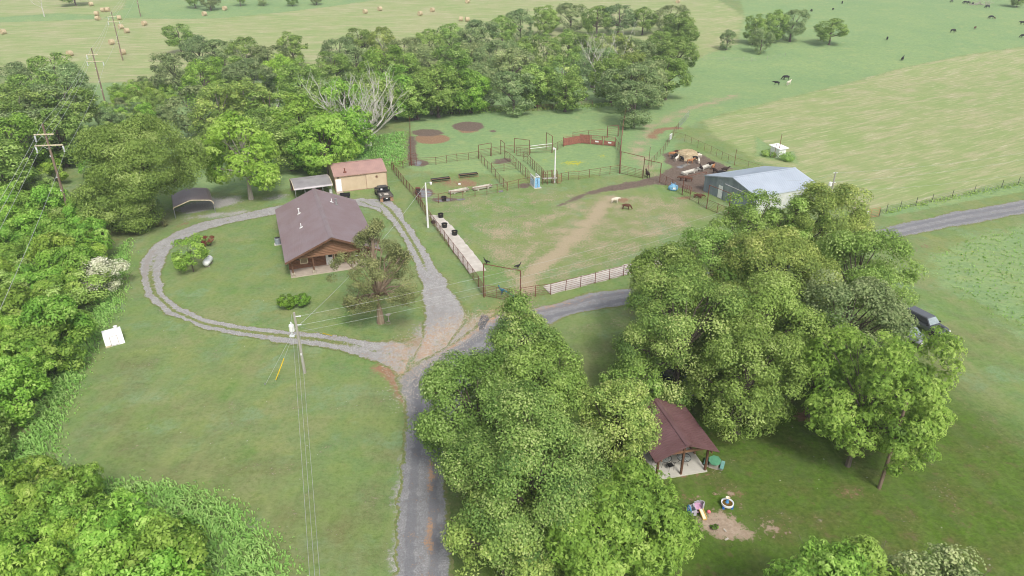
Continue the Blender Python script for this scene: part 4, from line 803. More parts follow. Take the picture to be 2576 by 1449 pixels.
def flatbed():
    t = thing('flatbed_truck', 'black pickup with a dirty flatbed and tan mud flaps parked by the workshop', 'truck', (-20.75, 104.9, 0), R(112))
    # +x is forward
    body_loft([(-.2, .95, .9, .45, 1.15), (1.1, .97, .9, .42, 1.15), (1.15, .97, .88, .42, 1.18), (2.35, .95, .85, .42, 1.12), (2.6, .88, .78, .45, 1.0)]).build('body', 'truck_black', t, bevel=.02)
    c = MB(); c.add([(x, y, z) for x, y, z in ((-.25, -.92, 1.12), (-.25, .92, 1.12), (1.25, .92, 1.12), (1.25, -.92, 1.12), (-.12, -.76, 1.8), (-.12, .76, 1.8), (.8, .74, 1.82), (.8, -.74, 1.82))], [(3, 2, 1, 0), (4, 5, 6, 7), (0, 1, 5, 4), (1, 2, 6, 5), (2, 3, 7, 6), (3, 0, 4, 7)]); cb = c.build('cab', 'truck_black', t, bevel=.05)
    MB().add([(1.17, -.78, 1.2), (1.17, .78, 1.2), (.86, .68, 1.74), (.86, -.68, 1.74)], [(0, 1, 2, 3)]).build('windscreen', 'glass_dark', cb)
    MB().add([(-.262, -.72, 1.25), (-.262, .72, 1.25), (-.175, .64, 1.7), (-.175, -.64, 1.7)], [(0, 1, 2, 3)]).build('rear_window', 'glass_dark', cb)
    MB().box(-.3, -.27, .12, .42, 1.3, 1.6).build('window_sticker', 'white', cb)
    for s_ in (-1, 1): MB().add([(-.1, s_ * .905, 1.2), (1.0, s_ * .905, 1.2), (.72, s_ * .79, 1.68), (-.02, s_ * .8, 1.68)], [(0, 1, 2, 3)]).build('side_window', 'glass_dark', cb)
    for s_ in (-1, 1): MB().box(.95, 1.1, s_ * 1.02 - .12, s_ * 1.02 + .12, 1.2, 1.42).build('mirror', 'black', t, bevel=.02)
    for s_ in (-1, 1): MB().box(2.52, 2.62, s_ * .7 - .15, s_ * .7 + .15, .72, .9).build('headlight', 'white', t)
    b = MB(); b.box(-2.6, -.35, -1.08, 1.08, .86, .98); b.box(-2.65, -2.58, -1.1, 1.1, .78, .98); bb = b.build('flatbed', 'flatbed', t)
    r = MB(); [r.beam((-2.58, y, 1.02), (-.4, y, 1.02), .05, .08) for y in (-1.07, 1.07)]; r.build('side_rail', 'black', bb)
    h = MB(); h.beam((-.38, -1.0, .98), (-.38, -1.0, 1.75), .07, .07, up=(0, 1, 0)).beam((-.38, 1.0, .98), (-.38, 1.0, 1.75), .07, .07, up=(0, 1, 0)).beam((-.38, -1.02, 1.75), (-.38, 1.02, 1.75), .07, .07).beam((-.38, -1.0, 1.2), (-.38, 1.0, 1.2), .05, .3); h.build('headache_rack', 'black', bb)
    MB().beam((-2.1, .75, 1.01), (-1.0, .72, 1.01), .22, .05).build('plank', 'wood_grey', bb); MB().box(-1.9, -1.2, -.5, .2, .985, 1.05).build('feed_residue', 'rock', bb)
    for s_ in (-1, 1): MB().box(-2.55, -2.52, s_ * .82 - .24, s_ * .82 + .24, .12, .72).build('mud_flap', 'mudflap', t)
    MB().box(-2.66, -2.5, -.55, .55, .5, .72).build('bumper', 'black', t); MB().box(-2.67, -2.66, -.16, .16, .6, .74).build('number_plate', 'white', t)
    for s_ in (-1, 1): MB().box(-2.67, -2.655, s_ * .6 - .08, s_ * .6 + .08, .8, .86).build('tail_light', 'red_paint', t)
    for x, y in ((1.75, .85), (1.75, -.85), (-1.65, .85), (-1.65, -.85)): wheel(t, x, y, .38)
flatbed()
def carlike(name, label, cat, loc, rz, m, roofm, L_=4.9, W_=1.75, Hh=1.75, hood=1.25, hoodz=1.05, suv=True, sc_=1.):
    t = thing(name, label, cat, loc, rz); hl = L_ / 2; hw = W_ / 2
    body_loft([(-hl, hw * .9, hw * .85, .4, hoodz - .08), (-hl + .15, hw, hw * .92, .35, hoodz), (-.2, hw, hw * .93, .32, hoodz), (hl - hood, hw, hw * .92, .32, hoodz), (hl - .35, hw * .98, hw * .87, .33, hoodz - .06), (hl - .05, hw * .9, hw * .75, .38, hoodz - .2)]).build('body', m, t, bevel=.03)
    xr = -hl + (.25 if suv else 1.0); xf = hl - hood - .05; tx_ = xf - .6; rr = xr + (.2 if suv else .55)
    c = MB(); c.add([(xr, -hw * .93, hoodz - .02), (xr, hw * .93, hoodz - .02), (xf, hw * .92, hoodz - .02), (xf, -hw * .92, hoodz - .02), (rr, -hw * .72, Hh), (rr, hw * .72, Hh), (tx_, hw * .72, Hh + .01), (tx_, -hw * .72, Hh + .01)], [(3, 2, 1, 0), (4, 5, 6, 7), (0, 1, 5, 4), (1, 2, 6, 5), (2, 3, 7, 6), (3, 0, 4, 7)]); cb = c.build('cabin', roofm, t, bevel=.05)
    def pane(p, nm): MB().add(p, [(0, 1, 2, 3)]).build(nm, 'glass_light' if nm == 'windscreen' else 'glass_dark', cb)
    e = .015; pane([(xf - .03 + e, -hw * .84, hoodz + .05), (xf - .03 + e, hw * .84, hoodz + .05), (tx_ + .04 + e, hw * .68, Hh - .05), (tx_ + .04 + e, -hw * .68, Hh - .05)], 'windscreen')
    for s_ in (-1, 1): pane([(xr + .2, s_ * (hw * .925 + e), hoodz + .04), (xf - .12, s_ * (hw * .91 + e), hoodz + .04), (tx_ - .02, s_ * (hw * .745 + e), Hh - .08), (rr + .1, s_ * (hw * .745 + e), Hh - .08)], 'side_window')
    pane([(xr - e, -hw * .8, hoodz + .05), (xr - e, hw * .8, hoodz + .05), (rr - .02 - e, hw * .66, Hh - .07), (rr - .02 - e, -hw * .66, Hh - .07)], 'rear_window')
    MB().box(hl - .06, hl + .03, -hw * .6, hw * .6, .5, hoodz - .25).build('grille', 'black', t); MB().box(hl - .1, hl + .06, -hw * .88, hw * .88, .34, .5).build('bumper', 'galv', t, bevel=.02)
    for s_ in (-1, 1): MB().box(hl - .14, hl + .0, s_ * hw * .76 - .12, s_ * hw * .76 + .12, .62, .76).build('headlight', 'white', t, bevel=.02); MB().box(xf - .25, xf - .1, s_ * (hw + .08) - .09, s_ * (hw + .08) + .09, hoodz, hoodz + .16).build('mirror', 'black', t, bevel=.02)
    for x in (hl - .85, -hl + .9):
        for y in (-hw + .1, hw - .1): wheel(t, x, y, .34, .22)
    return t
pk = carlike('parked_car', 'dark grey utility vehicle, front towards us, half out from under the tree at the right', 'car', (44.0, 63.25, 0), R(-66), 'pickup_grey', 'pickup_grey', Hh=1.6, hoodz=.98)
MB().box(1.5, 2.0, -.3, .3, 1.035, 1.06).build('hood_scoop', 'black', pk); MB().beam((1.25, -.7, 1.09), (1.25, .65, 1.09), .02, .02).build('wiper', 'black', pk)
carlike('parked_car', 'silver car almost hidden under the tree, left of the dark grey vehicle', 'car', (41.0, 61.3, 0), R(-66), 'car_silver', 'car_silver', Hh=1.45, hoodz=.9, suv=False)
pH = G(1705, 965); carlike('parked_car', 'dark blue car glimpsed through a gap in the oak crown behind the pavilion', 'car', (pH.x, pH.y, 0), R(-60), 'car_dark', 'car_dark', Hh=1.5, hoodz=.92, suv=False)

# ------------------------------------------------------------ fences and gates
def densify(P_, sp):
    out = []
    for a, b in zip(P_[:-1], P_[1:]):
        n = max(1, round((b - a).length / sp)) if sp else 1
        out += [a.lerp(b, i / n) for i in range(n)]
    return out + [P_[-1]]
def fence(label, pts, h=1.4, rails=5, sp=2.6, m='rust', pr=.045, rr=.02, name='pipe_fence', cat='fence', group='pipe fences of the cattle pens', tall=(), world=None, rm=None, toprail=True):
    P_ = world or [G(u, v) for u, v in pts]; P_ = densify([Vector(p) for p in P_], sp); o_ = P_[0].copy(); t = thing(name, label, cat, o_, 0, group)
    for i, p in enumerate(P_):
        q_ = p - o_; hh = h + (random.uniform(.0, .12)); hh = tall[i] if i < len(tall) and tall[i] else hh
        MB().tube(q_ + Vector((0, 0, -.1)), q_ + Vector((random.uniform(-.03, .03), random.uniform(-.03, .03), hh)), pr, n=6).build('post', m, t)
    if toprail:
        MB().path([p - o_ + Vector((0, 0, h)) for p in P_], pr * .75, 5).build('rail', rm or m, t)
    for k in range(rails):
        z = h * (k + .6) / (rails + .6); MB().path([p - o_ + Vector((0, 0, z + random.uniform(-.02, .02))) for p in P_], rr, 4).build('rail', rm or m, t)
    return t
def gate(label, a, b, h=1.35, bars=6, m='rust', cat='gate', name='gate', lift=.12, braces=2, group='gates of the farmyard', rr=.025, sign=None):
    A_, B_ = (G(*a) if len(a) == 2 else Vector(a)), (G(*b) if len(b) == 2 else Vector(b)); t = thing(name, label, cat, A_, 0, group); d = B_ - A_
    f = MB(); Z = Vector((0, 0, 1)); f.tube(Z * lift, Z * h, rr * 1.3).tube(d + Z * lift, d + Z * h, rr * 1.3).tube(Z * h, d + Z * h, rr * 1.2).tube(Z * lift, d + Z * lift, rr * 1.2)
    for k in range(braces): q_ = d * ((k + 1) / (braces + 1)); f.tube(q_ + Z * lift, q_ + Z * h, rr)
    f.build('frame', m, t)
    for k in range(1, bars - 1): z = lift + (h - lift) * k / (bars - 1); MB().tube(Z * z, d + Z * z, rr * .8, n=5).build('bar', m, t)
    if sign: q_ = d * .5; MB().beam(q_ - d.normalized() * .25 + Z * 1.05 + Vector((0, -.05, 0)), q_ + d.normalized() * .25 + Z * 1.05 + Vector((0, -.05, 0)), .02, .45).build('sign', 'white', t)
    return t
def archway(label, a, b, h1, h2, m='rust'):
    A_, B_ = G(*a), G(*b); t = thing('pipe_arch', label, 'arch', A_, 0, 'tall overhead pipe frames over the gates'); d = B_ - A_; Z = Vector((0, 0, 1))
    MB().tube(-Z * .1, Z * h1, .065, n=7).build('post', m, t); MB().tube(d - Z * .1, d + Z * h2, .065, n=7).build('post', m, t); MB().tube(Z * h1, d + Z * h2, .05, n=6).build('overhead_bar', m, t)
    return t
fence('rusty pipe fence running from the workshop down the drive to the tall front gate', [(986, 428), (1016, 465), (1048, 503), (1070, 540), (1108, 592), (1129, 621), (1165, 668), (1204, 722), (1217, 746)], 1.45, 7, 1.9)
fence('rusty pipe fence along the long pale feeding pad right of the front gate', [(1310, 752), (1347, 746), (1385, 741), (1423, 731), (1497, 713), (1568, 694), (1603, 685), (1640, 676), (1720, 655), (1800, 634)], 1.4, 5, 2.2)
archway('tall overhead pipe frame over the front gate beside the road', (1218, 748), (1309, 760), 4.3, 4.0)
gate('rusty pipe gate closing the front entrance, under the tall frame', (1221, 746), (1305, 762), 1.5, 7, braces=2)
fence('pipe fence closing the near side of the pen with the grey concrete troughs', [(1047, 500), (1060, 508), (1103, 511), (1134, 505), (1165, 504), (1195, 495), (1225, 491), (1251, 486), (1276, 480), (1304, 474), (1340, 466)], 1.5, 3, 3.4, rr=.015)
fence('long pipe fence between the trough pen and the green paddock behind it', [(990, 428), (1014, 424), (1035, 417), (1097, 415), (1124, 410), (1150, 406), (1178, 403), (1204, 399)], 1.4, 4, 3.4, rr=.015)
fence('pipe fence slanting down from the back paddock to the corner near the blue chute', [(1204, 399), (1212, 409), (1227, 425), (1237, 434), (1256, 459), (1266, 470), (1276, 480)], 1.4, 5, 2.4, rr=.015)
fence('pipe fence across the back of the alleys, below the green paddock', [(1204, 397), (1234, 392), (1260, 388), (1294, 384), (1334, 386), (1388, 384), (1417, 370)], 1.5, 5, 3.0, rr=.018)
fence('dark pipe fence on the left of the narrow cattle alley', [(1270, 400), (1283, 408), (1298, 420), (1309, 432), (1322, 444), (1334, 458)], 1.6, 5, 1.7, rr=.02)
fence('rusty pipe fence on the right of the narrow cattle alley', [(1316, 405), (1328, 412), (1340, 424), (1350, 434), (1362, 446), (1372, 458)], 1.7, 5, 1.5, rr=.022)
fence('short pipe fence linking the slanting fence with the alley', [(1237, 428), (1268, 431), (1298, 426)], 1.3, 4, 3.0, rr=.015)
fence('pipe fence along the near side of the yellow-flowered pen', [(1392, 462), (1412, 457), (1430, 453), (1456, 452), (1482, 447), (1509, 443), (1534, 439), (1558, 436)], 1.45, 4, 2.6, rr=.015)
archway('tall overhead pipe frame between the yellow-flowered pen and the lane', (1559, 437), (1617, 449), 4.0, 3.8)
gate('rusty pipe gate under the tall frame beside the yellow-flowered pen', (1561, 437), (1615, 449), 1.5, 6)
archway('second overhead pipe frame, reaching from the lane gate to the muddy pen', (1617, 449), (1659, 459), 3.4, 3.4)
fence('pipe fence between the grazed paddock and the muddy feeding pen', [(1659, 458), (1690, 474), (1715, 489), (1735, 502), (1757, 512), (1777, 525), (1830, 548), (1880, 566)], 1.5, 6, 2.3)
archway('pipe frame from the muddy pen fence up to the barn corner', (1716, 490), (1771, 476), 3.0, 3.0)
archway('pipe frame standing in front of the barn door', (1777, 525), (1830, 548), 3.8, 3.8)
gate('heavy red-brown gate panel lying along the fence near the blue bag', (1722, 482), (1738, 489), 1.2, 7, m='rust_light')
fence('pipe and mesh fence behind the muddy feeding pen, along the mown field', [(1692, 349), (1722, 356), (1755, 372), (1788, 387), (1815, 401), (1847, 416), (1881, 426), (1925, 440)], 1.45, 5, 2.6, rr=.008, pr=.03, m='rust')
fence('wire and post fence between the lane and the muddy feeding pen', [(1706, 326), (1688, 352), (1668, 387), (1652, 402), (1638, 420), (1622, 448)], 1.5, 4, 3.0, rr=.008, pr=.03, m='rust')
gate('silver tube gate standing open at the end of the dirt lane', (1706, 324), (1732, 295), 1.5, 6, m='galv')
small = G(1686, 357); t = thing('notice_board', 'white louvred board fixed to the fence at the lane end of the feeding pen', 'sign', small, R(60)); MB().box(-.75, .75, -.03, .03, .5, 1.7).build('board', 'white', t); [MB().box(-.7, .7, -.045, -.03, .6 + k * .2, .68 + k * .2).build('slat', 'galv', t) for k in range(5)]
fence('pipe fence seen end-on, dividing the green paddock from the pasture lane', [(1577, 268), (1570, 305), (1564, 350), (1560, 400), (1558, 434)], 1.7, 5, 3.5, m='rust_light', pr=.06, rr=.03)
fence('rusty fence along the foot of the woods behind the green paddock', [(1036, 291), (1056, 287), (1100, 284), (1160, 281), (1230, 279), (1288, 282), (1353, 280), (1390, 276), (1430, 273), (1463, 269), (1490, 268)], 1.4, 4, 4.0, rr=.02)
gate('rusty gate in the far corner of the green paddock', (1538, 268), (1576, 266), 1.4, 6)
fence('leaning pipe fence up the left side of the green paddock', [(1031, 296), (1032, 330), (1033, 370), (1034, 416)], 1.5, 4, 3.5, rr=.02)
fence('tall rusty double fence of the corner by the small puddle', [(1030, 417), (1036, 417), (1048, 414)], 2.2, 5, 1.0)
# sweep panels, solid steel
def panel(label, a, b, h=1.9, fr=.55, m='rust_light'):
    A_, B_ = G(*a), G(*b); t = thing('steel_panel', label, 'panel', A_, 0, 'solid rusty panels of the round working pen'); d = B_ - A_; Z = Vector((0, 0, 1)); f = MB()
    f.tube(-Z * .1, Z * h, .07).tube(d - Z * .1, d + Z * h, .07).tube(Z * h * .98, d + Z * h * .98, .04); f.build('frame', m, t)
    MB().beam(Z * h * fr * .5 + Z * .1, d + Z * h * fr * .5 + Z * .1, .03, h * fr).build('sheet', m, t)
    for z in (.72, .85): MB().tube(Z * h * z, d + Z * h * z, .025, n=5).build('bar', m, t)
    return t, d
panel('solid rusty panel at the left end of the curved working pen', (1417, 368), (1459, 361), fr=.8)
panel('solid rusty panel, second from the left in the curved working pen', (1460, 361), (1484, 363), fr=.9)
t, d = panel('rusty half-solid gate with a white plate, left of the two in the curved pen', (1487, 363), (1515, 366), fr=.5); MB().beam(d * .35 + Vector((0, -.05, .7)), d * .65 + Vector((0, -.05, .7)), .02, .3).build('plate', 'white', t)
t, d = panel('rusty half-solid gate with a white plate, right of the two in the curved pen', (1519, 366), (1547, 369), fr=.5); MB().beam(d * .35 + Vector((0, -.05, .7)), d * .65 + Vector((0, -.05, .7)), .02, .3).build('plate', 'white', t)
fence('pipe fence behind the curved working pen', [(1440, 356), (1480, 350), (1528, 346), (1556, 342)], 1.8, 4, 3.0, rr=.02)
fence('short pipe fence closing the right side of the curved pen', [(1549, 370), (1559, 385), (1560, 404)], 1.6, 4, 2.0)
wr = G(1333, 386); 
def rail_pair():
    A_, B_ = G(1333, 389), G(1388, 382); t = thing('pipe_rail', 'pair of long white rails fixed across the back alley fence', 'rail', A_, 0); d = B_ - A_
    for z in (1.2, 1.7): MB().tube(Vector((0, -.15, z)), d + Vector((0, -.15, z)), .05, n=6).build('rail', 'white', t)
rail_pair()
for lab, a, b, h in (('narrow overhead frame at the top left of the alleys', (1204, 399), (1236, 393), 2.6), ('tilted overhead frame in the middle of the back alley fence', (1260, 388), (1270, 397), 2.8), ('wide overhead frame over the alley entrance', (1294, 385), (1332, 390), 2.9), ('overhead frame at the right end of the white rails', (1374, 375), (1389, 385), 3.3), ('overhead frame behind the curved working pen', (1527, 346), (1554, 344), 2.4)): archway(lab, a, b, h, h)
gate('small pipe gate inside the alley entrance', (1299, 392), (1328, 396), 1.7, 6)
# yard chute, ladder platform
def chute():
    p = G(1346, 468); t = thing('squeeze_chute', 'blue and white cattle squeeze chute at the end of the alley', 'cattle chute', p, R(108))
    for s_ in (-1, 1):
        MB().beam((-1.0, s_ * .42, .75), (1.0, s_ * .42, .75), .05, 1.0).build('side_panel', 'blue_paint', t)
        b = MB(); [b.tube((x, s_ * .46, 0), (x, s_ * .46, 1.9), .04) for x in np.linspace(-1.05, 1.05, 6)]; b.tube((-1.05, s_ * .46, 1.9), (1.05, s_ * .46, 1.9), .05); b.build('frame', 'white', t)
    MB().box(-1.12, -1.06, -.44, -.04, .1, 1.75).box(-1.12, -1.06, .04, .44, .1, 1.75).build('head_gate', 'blue_paint', t)
    MB().path([(-1.12, .46 * math.cos(a), 1.7 + .3 * math.sin(a)) for a in np.linspace(0, math.pi, 9)], .05, 6).build('arch', 'white', t)
    MB().box(-1.4, 1.3, -.7, .6, 0, .06).build('base', 'slab_light', t)
    MB().tube((-1.0, .5, 1.3), (-.9, .9, 1.9), .03).build('lever', 'steel_dark', t)
chute()
def catwalk():
    p = G(1388, 462); t = thing('loading_platform', 'rusty ladder platform beside the white light post', 'platform', p, R(10))
    MB().box(-1.6, .9, -.3, .3, .95, 1.02).build('deck', 'wood_grey', t)
    for x in (-1.6, -.8, 0, .9): MB().tube((x, -.3, 0), (x, -.3, 2.3), .04).tube((x, .3, 0), (x, .3, 2.3), .04).build('post', 'rust', t)
    MB().tube((-1.6, .3, 2.2), (.9, .3, 2.2), .03).tube((-1.6, .3, 1.6), (.9, .3, 1.6), .03).tube((-1.6, -.3, 2.2), (0, -.3, 2.2), .03).build('handrail', 'rust', t)
    l = MB(); l.tube((1.0, -.35, 0), (1.0, -.35, 1.7), .03).tube((1.5, -.35, 0), (1.5, -.35, 1.7), .03); [l.tube((1.0, -.35, z), (1.5, -.35, z), .025) for z in (.25, .5, .75, 1., 1.25, 1.5)]; l.build('ladder', 'pipe_tan', t)
catwalk()
gate('tan tube gate with a white sign between the road verge and mown field', (2147, 556), (2209, 545), 1.45, 6, m='pipe_tan', sign=True, rr=.035)
fence('wire fence with thin posts between the road verge and the mown field', [(2211, 545), (2229, 533), (2264, 525), (2303, 517), (2344, 508), (2394, 497), (2450, 486), (2519, 472), (2600, 457)], 1.3, 4, 5.0, m='steel_dark', rr=.012, pr=.04, rm='galv', toprail=False, name='wire_fence', group='wire fences')
fence('wire fence with wooden posts at the foot of the far trees', [(1770, 152), (1820, 152), (1870, 152), (1890, 155), (1930, 150), (1975, 142)], 1.3, 3, 7.0, m='wood_grey', rr=.01, toprail=False, name='wire_fence', group='wire fences')
# ------------------------------------------------------------ foliage
def leaf_mat(name, cols, trans=.3, hv=.04):
    m = bpy.data.materials.new(name); m.use_nodes = True; n = m.node_tree; L = n.links.new; n.nodes.clear()
    at_ = n.nodes.new('ShaderNodeAttribute'); at_.attribute_name = 'tint'
    cr = n.nodes.new('ShaderNodeValToRGB'); e = cr.color_ramp.elements
    e[0].position = 0; e[0].color = (*cols[0], 1); e[1].position = 1; e[1].color = (*cols[-1], 1)
    for i, c in enumerate(cols[1:-1]): x = e.new((i + 1) / (len(cols) - 1)); x.color = (*c, 1)
    L(at_.outputs['Fac'], cr.inputs[0])
    oi = n.nodes.new('ShaderNodeObjectInfo'); h = n.nodes.new('ShaderNodeHueSaturation')
    r1 = n.nodes.new('ShaderNodeMapRange'); r1.inputs[3].default_value = .493 - hv * .6; r1.inputs[4].default_value = .493 + hv * .35; L(oi.outputs['Random'], r1.inputs[0]); L(r1.outputs[0], h.inputs['Hue'])
    mm = n.nodes.new('ShaderNodeMath'); mm.operation = 'FRACT'; m2 = n.nodes.new('ShaderNodeMath'); m2.operation = 'MULTIPLY'; m2.inputs[1].default_value = 7.13; L(oi.outputs['Random'], m2.inputs[0]); L(m2.outputs[0], mm.inputs[0])
    r2 = n.nodes.new('ShaderNodeMapRange'); r2.inputs[3].default_value = 1.02; r2.inputs[4].default_value = 1.42; L(mm.outputs[0], r2.inputs[0]); L(r2.outputs[0], h.inputs['Value'])
    L(cr.outputs[0], h.inputs['Color'])
    d = n.nodes.new('ShaderNodeBsdfPrincipled'); d.inputs['Roughness'].default_value = .55; d.inputs['Specular IOR Level'].default_value = .25; L(h.outputs[0], d.inputs['Base Color'])
    tr = n.nodes.new('ShaderNodeBsdfTranslucent'); h2 = n.nodes.new('ShaderNodeHueSaturation'); h2.inputs['Value'].default_value = 1.1; h2.inputs['Hue'].default_value = .485; L(h.outputs[0], h2.inputs['Color']); L(h2.outputs[0], tr.inputs['Color'])
    ms = n.nodes.new('ShaderNodeMixShader'); ms.inputs[0].default_value = trans; L(d.outputs[0], ms.inputs[1]); L(tr.outputs[0], ms.inputs[2])
    o = n.nodes.new('ShaderNodeOutputMaterial'); L(ms.outputs[0], o.inputs[0]); M[name] = m
leaf_mat('leaf_oak', [(.085, .165, .035), (.155, .275, .055), (.25, .39, .09), (.38, .5, .18)], .3, .018)
leaf_mat('leaf_pale', [(.09, .165, .04), (.17, .28, .065), (.285, .4, .1), (.46, .53, .2)])
leaf_mat('leaf_grey', [(.1, .175, .065), (.165, .255, .095), (.24, .33, .135), (.36, .43, .21)])
leaf_mat('leaf_bright', [(.08, .17, .025), (.14, .28, .04), (.22, .38, .065), (.33, .48, .12)], .3, .02)
leaf_mat('leaf_lime', [(.11, .24, .028), (.19, .36, .045), (.28, .46, .075), (.38, .54, .14)], .3, .012)
leaf_mat('leaf_thicket', [(.08, .2, .025), (.15, .32, .042), (.24, .44, .07), (.38, .54, .14)], .35)
leaf_mat('leaf_cedar', [(.085, .105, .04), (.14, .165, .06), (.2, .22, .085), (.27, .27, .12)], .15, .02)
leaf_mat('leaf_bush', [(0.060, 0.144, 0.018), (0.108, 0.240, 0.030), (0.168, 0.336, 0.048)])
leaf_mat('leaf_red', [(.1, .03, .02), (.22, .05, .04), (.12, .14, .05)])
leaf_mat('blossom', [(.3, .38, .16), (.6, .6, .45), (.8, .78, .66)])
leaf_mat('leaf_grass', [(.13, .27, .06), (.2, .37, .09), (.31, .46, .15)], .3)
def unit(v): return v / (np.linalg.norm(v, axis=-1, keepdims=True) + 1e-9)
def leaf_quads(c, nrm, size, tint, asp=.55, tang=None, r=rng, fold=.25):
    n = len(c); nrm = unit(nrm)
    a = r.normal(size=(n, 3)) if tang is None else tang
    T = unit(a - (a * nrm).sum(1, keepdims=True) * nrm); B = np.cross(nrm, T); s = np.asarray(size)[:, None] * np.ones((n, 1))
    v = np.stack([c - T * s * .5, c + B * s * asp * .5 + nrm * s * fold * .4, c + T * s * .5 - nrm * s * fold * .5, c - B * s * asp * .5 + nrm * s * fold * .4], 1)
    return v.reshape(-1, 3), np.arange(4 * n).reshape(n, 4), np.clip(tint, 0, 1)
def leaf_object(name, parts, m, parent):
    V_ = np.vstack([p[0] for p in parts]); off = 0; F_ = []
    for p in parts: F_.append(p[1] + off); off += len(p[0])
    me = np_mesh(name, V_, np.vstack(F_), 4, M[m], dict(tint=np.concatenate([p[2] for p in parts])), 'FACE')
    o = bpy.data.objects.new(name, me); col.objects.link(o)
    if parent: o.parent = parent
    return o
def crown(rad, rz, zc, npuff, pr, nleaf, ls, seed, mode='leaf', lob=.25, tip=.0, low=-.45, inner=.22, cone=0, box=.5):
    """clumps of leaves spread through a lobed ellipsoid; returns mesh data and the clump centres"""
    r = np.random.default_rng(seed); nl_ = int(r.integers(8, 12)); k = np.arange(nl_) + .5
    z = 1 - (1 - low) * k / nl_; ph = k * 2.39996 + r.uniform(0, 6.28); q_ = np.clip(1 - z * z, 0, 1) ** box
    dl = unit(np.stack([q_ * np.cos(ph), q_ * np.sin(ph), z], -1) + r.normal(0, .16, (nl_, 3)))
    fl_ = (.5 + lob * .45) * r.uniform(.78, 1.12, nl_); lr = (.6 - lob * .42) * r.uniform(.78, 1.2, nl_)
    LC = dl * fl_[:, None]; M_ = npuff * 5; li = r.integers(0, nl_, M_)
    dp = unit(r.normal(size=(M_, 3)) + dl[li] * .75 + [0, 0, .25]); P_ = LC[li] + dp * (lr[li] * r.uniform(.72, 1.02, M_))[:, None]
    inn = np.linalg.norm(P_[:, None, :] - LC[None], axis=2) / lr[None]; inn[np.arange(M_), li] = 9; keep = (inn.min(1) > .85) | (r.random(M_) < inner * .35)
    P_ = P_[keep][:npuff]
    # spread the clumps: drop those crowded against an earlier one
    npuff = len(P_); d = unit(P_)
    cz = P_[:, 2]; wr = 1 - cone * np.clip((cz + .5) / 1.5, 0, 1)
    C_ = np.stack([P_[:, 0] * rad * wr, P_[:, 1] * rad * wr, zc + cz * rz], -1)
    prs = pr * r.uniform(.7, 1.3, npuff); pt = r.normal(.45, .17, npuff)
    n = npuff * nleaf; pi = np.repeat(np.arange(npuff), nleaf)
    e = unit(r.normal(size=(n, 3)) + d[pi] * .7 + [0, 0, .35]); rho = r.uniform(.25, 1, n) ** .5
    pos = C_[pi] + e * (prs[pi] * rho)[:, None] * [1, 1, .72]
    t = pt[pi] + r.normal(0, .1, n) + tip * (rho > .86) * r.random(n)
    if mode == 'leaf':
        p = [leaf_quads(pos, e + r.normal(0, .38, (n, 3)) + [0, 0, .3], ls * r.uniform(.6, 1.25, n), t, .6, r=r)]
    else:                                     # compound leaves: rosettes of long drooping leaflets
        m_ = 7; nn = n * m_; qi = np.repeat(np.arange(n), m_); a = r.uniform(0, 6.28, nn); ax = unit(e + [0, 0, .5]) [qi]
        q_ = r.normal(size=(nn, 3)); rad_ = unit(q_ - (q_ * ax).sum(1, keepdims=True) * ax); tg = unit(rad_ + ax * .25)
        L_ = ls * r.uniform(.75, 1.25, nn); c = pos[qi] + tg * L_[:, None] * .5 - np.array([0, 0, 1]) * (L_ * .12)[:, None]
        p = [leaf_quads(c, ax + rad_ * .3, L_, t[qi] + r.normal(0, .08, nn), .3, tang=tg, r=r, fold=.3)]
    return p, C_, prs
def trunk_mesh(h, r0, C_, nlimb, seed, zf=.35, lean=(0, 0)):
    r = random.Random(seed); b = MB(); top = Vector((lean[0], lean[1], h * .8)); pts = []; rs = []
    for i in range(7):
        t = i / 6; pts.append(Vector((lean[0] * t * t + r.uniform(-.12, .12) * t * 2, lean[1] * t * t + r.uniform(-.12, .12) * t * 2, h * .8 * t))); rs.append(r0 * (1.35 if i == 0 else 1 - .85 * t))
    b.path(pts, rs, 7)
    idx_ = list(range(len(C_))); r.shuffle(idx_)
    for j in idx_[:nlimb]:
        c = Vector(C_[j]); t = min(.85, max(zf, (c.z / h) * .62 + r.uniform(-.08, .08))); k = t * 6; i0 = min(5, int(k)); s_ = pts[i0].lerp(pts[i0 + 1], k - i0); r1 = r0 * (1 - .85 * t) * .62
        m1 = s_.lerp(c, .4) + Vector((r.uniform(-.3, .3), r.uniform(-.3, .3), r.uniform(.0, .5))); m2 = s_.lerp(c, .75) + Vector((r.uniform(-.3, .3), r.uniform(-.3, .3), r.uniform(-.1, .3)))
        b.path([s_, m1, m2, c], [r1, r1 * .7, r1 * .42, r1 * .15], 5)
        for q_ in range(2): e = c + Vector((r.uniform(-1, 1), r.uniform(-1, 1), r.uniform(-.2, .9))) * .9; b.path([m2, m2.lerp(e, .5) + Vector((0, 0, .1)), e], [r1 * .35, r1 * .22, .012], 4)
    return b
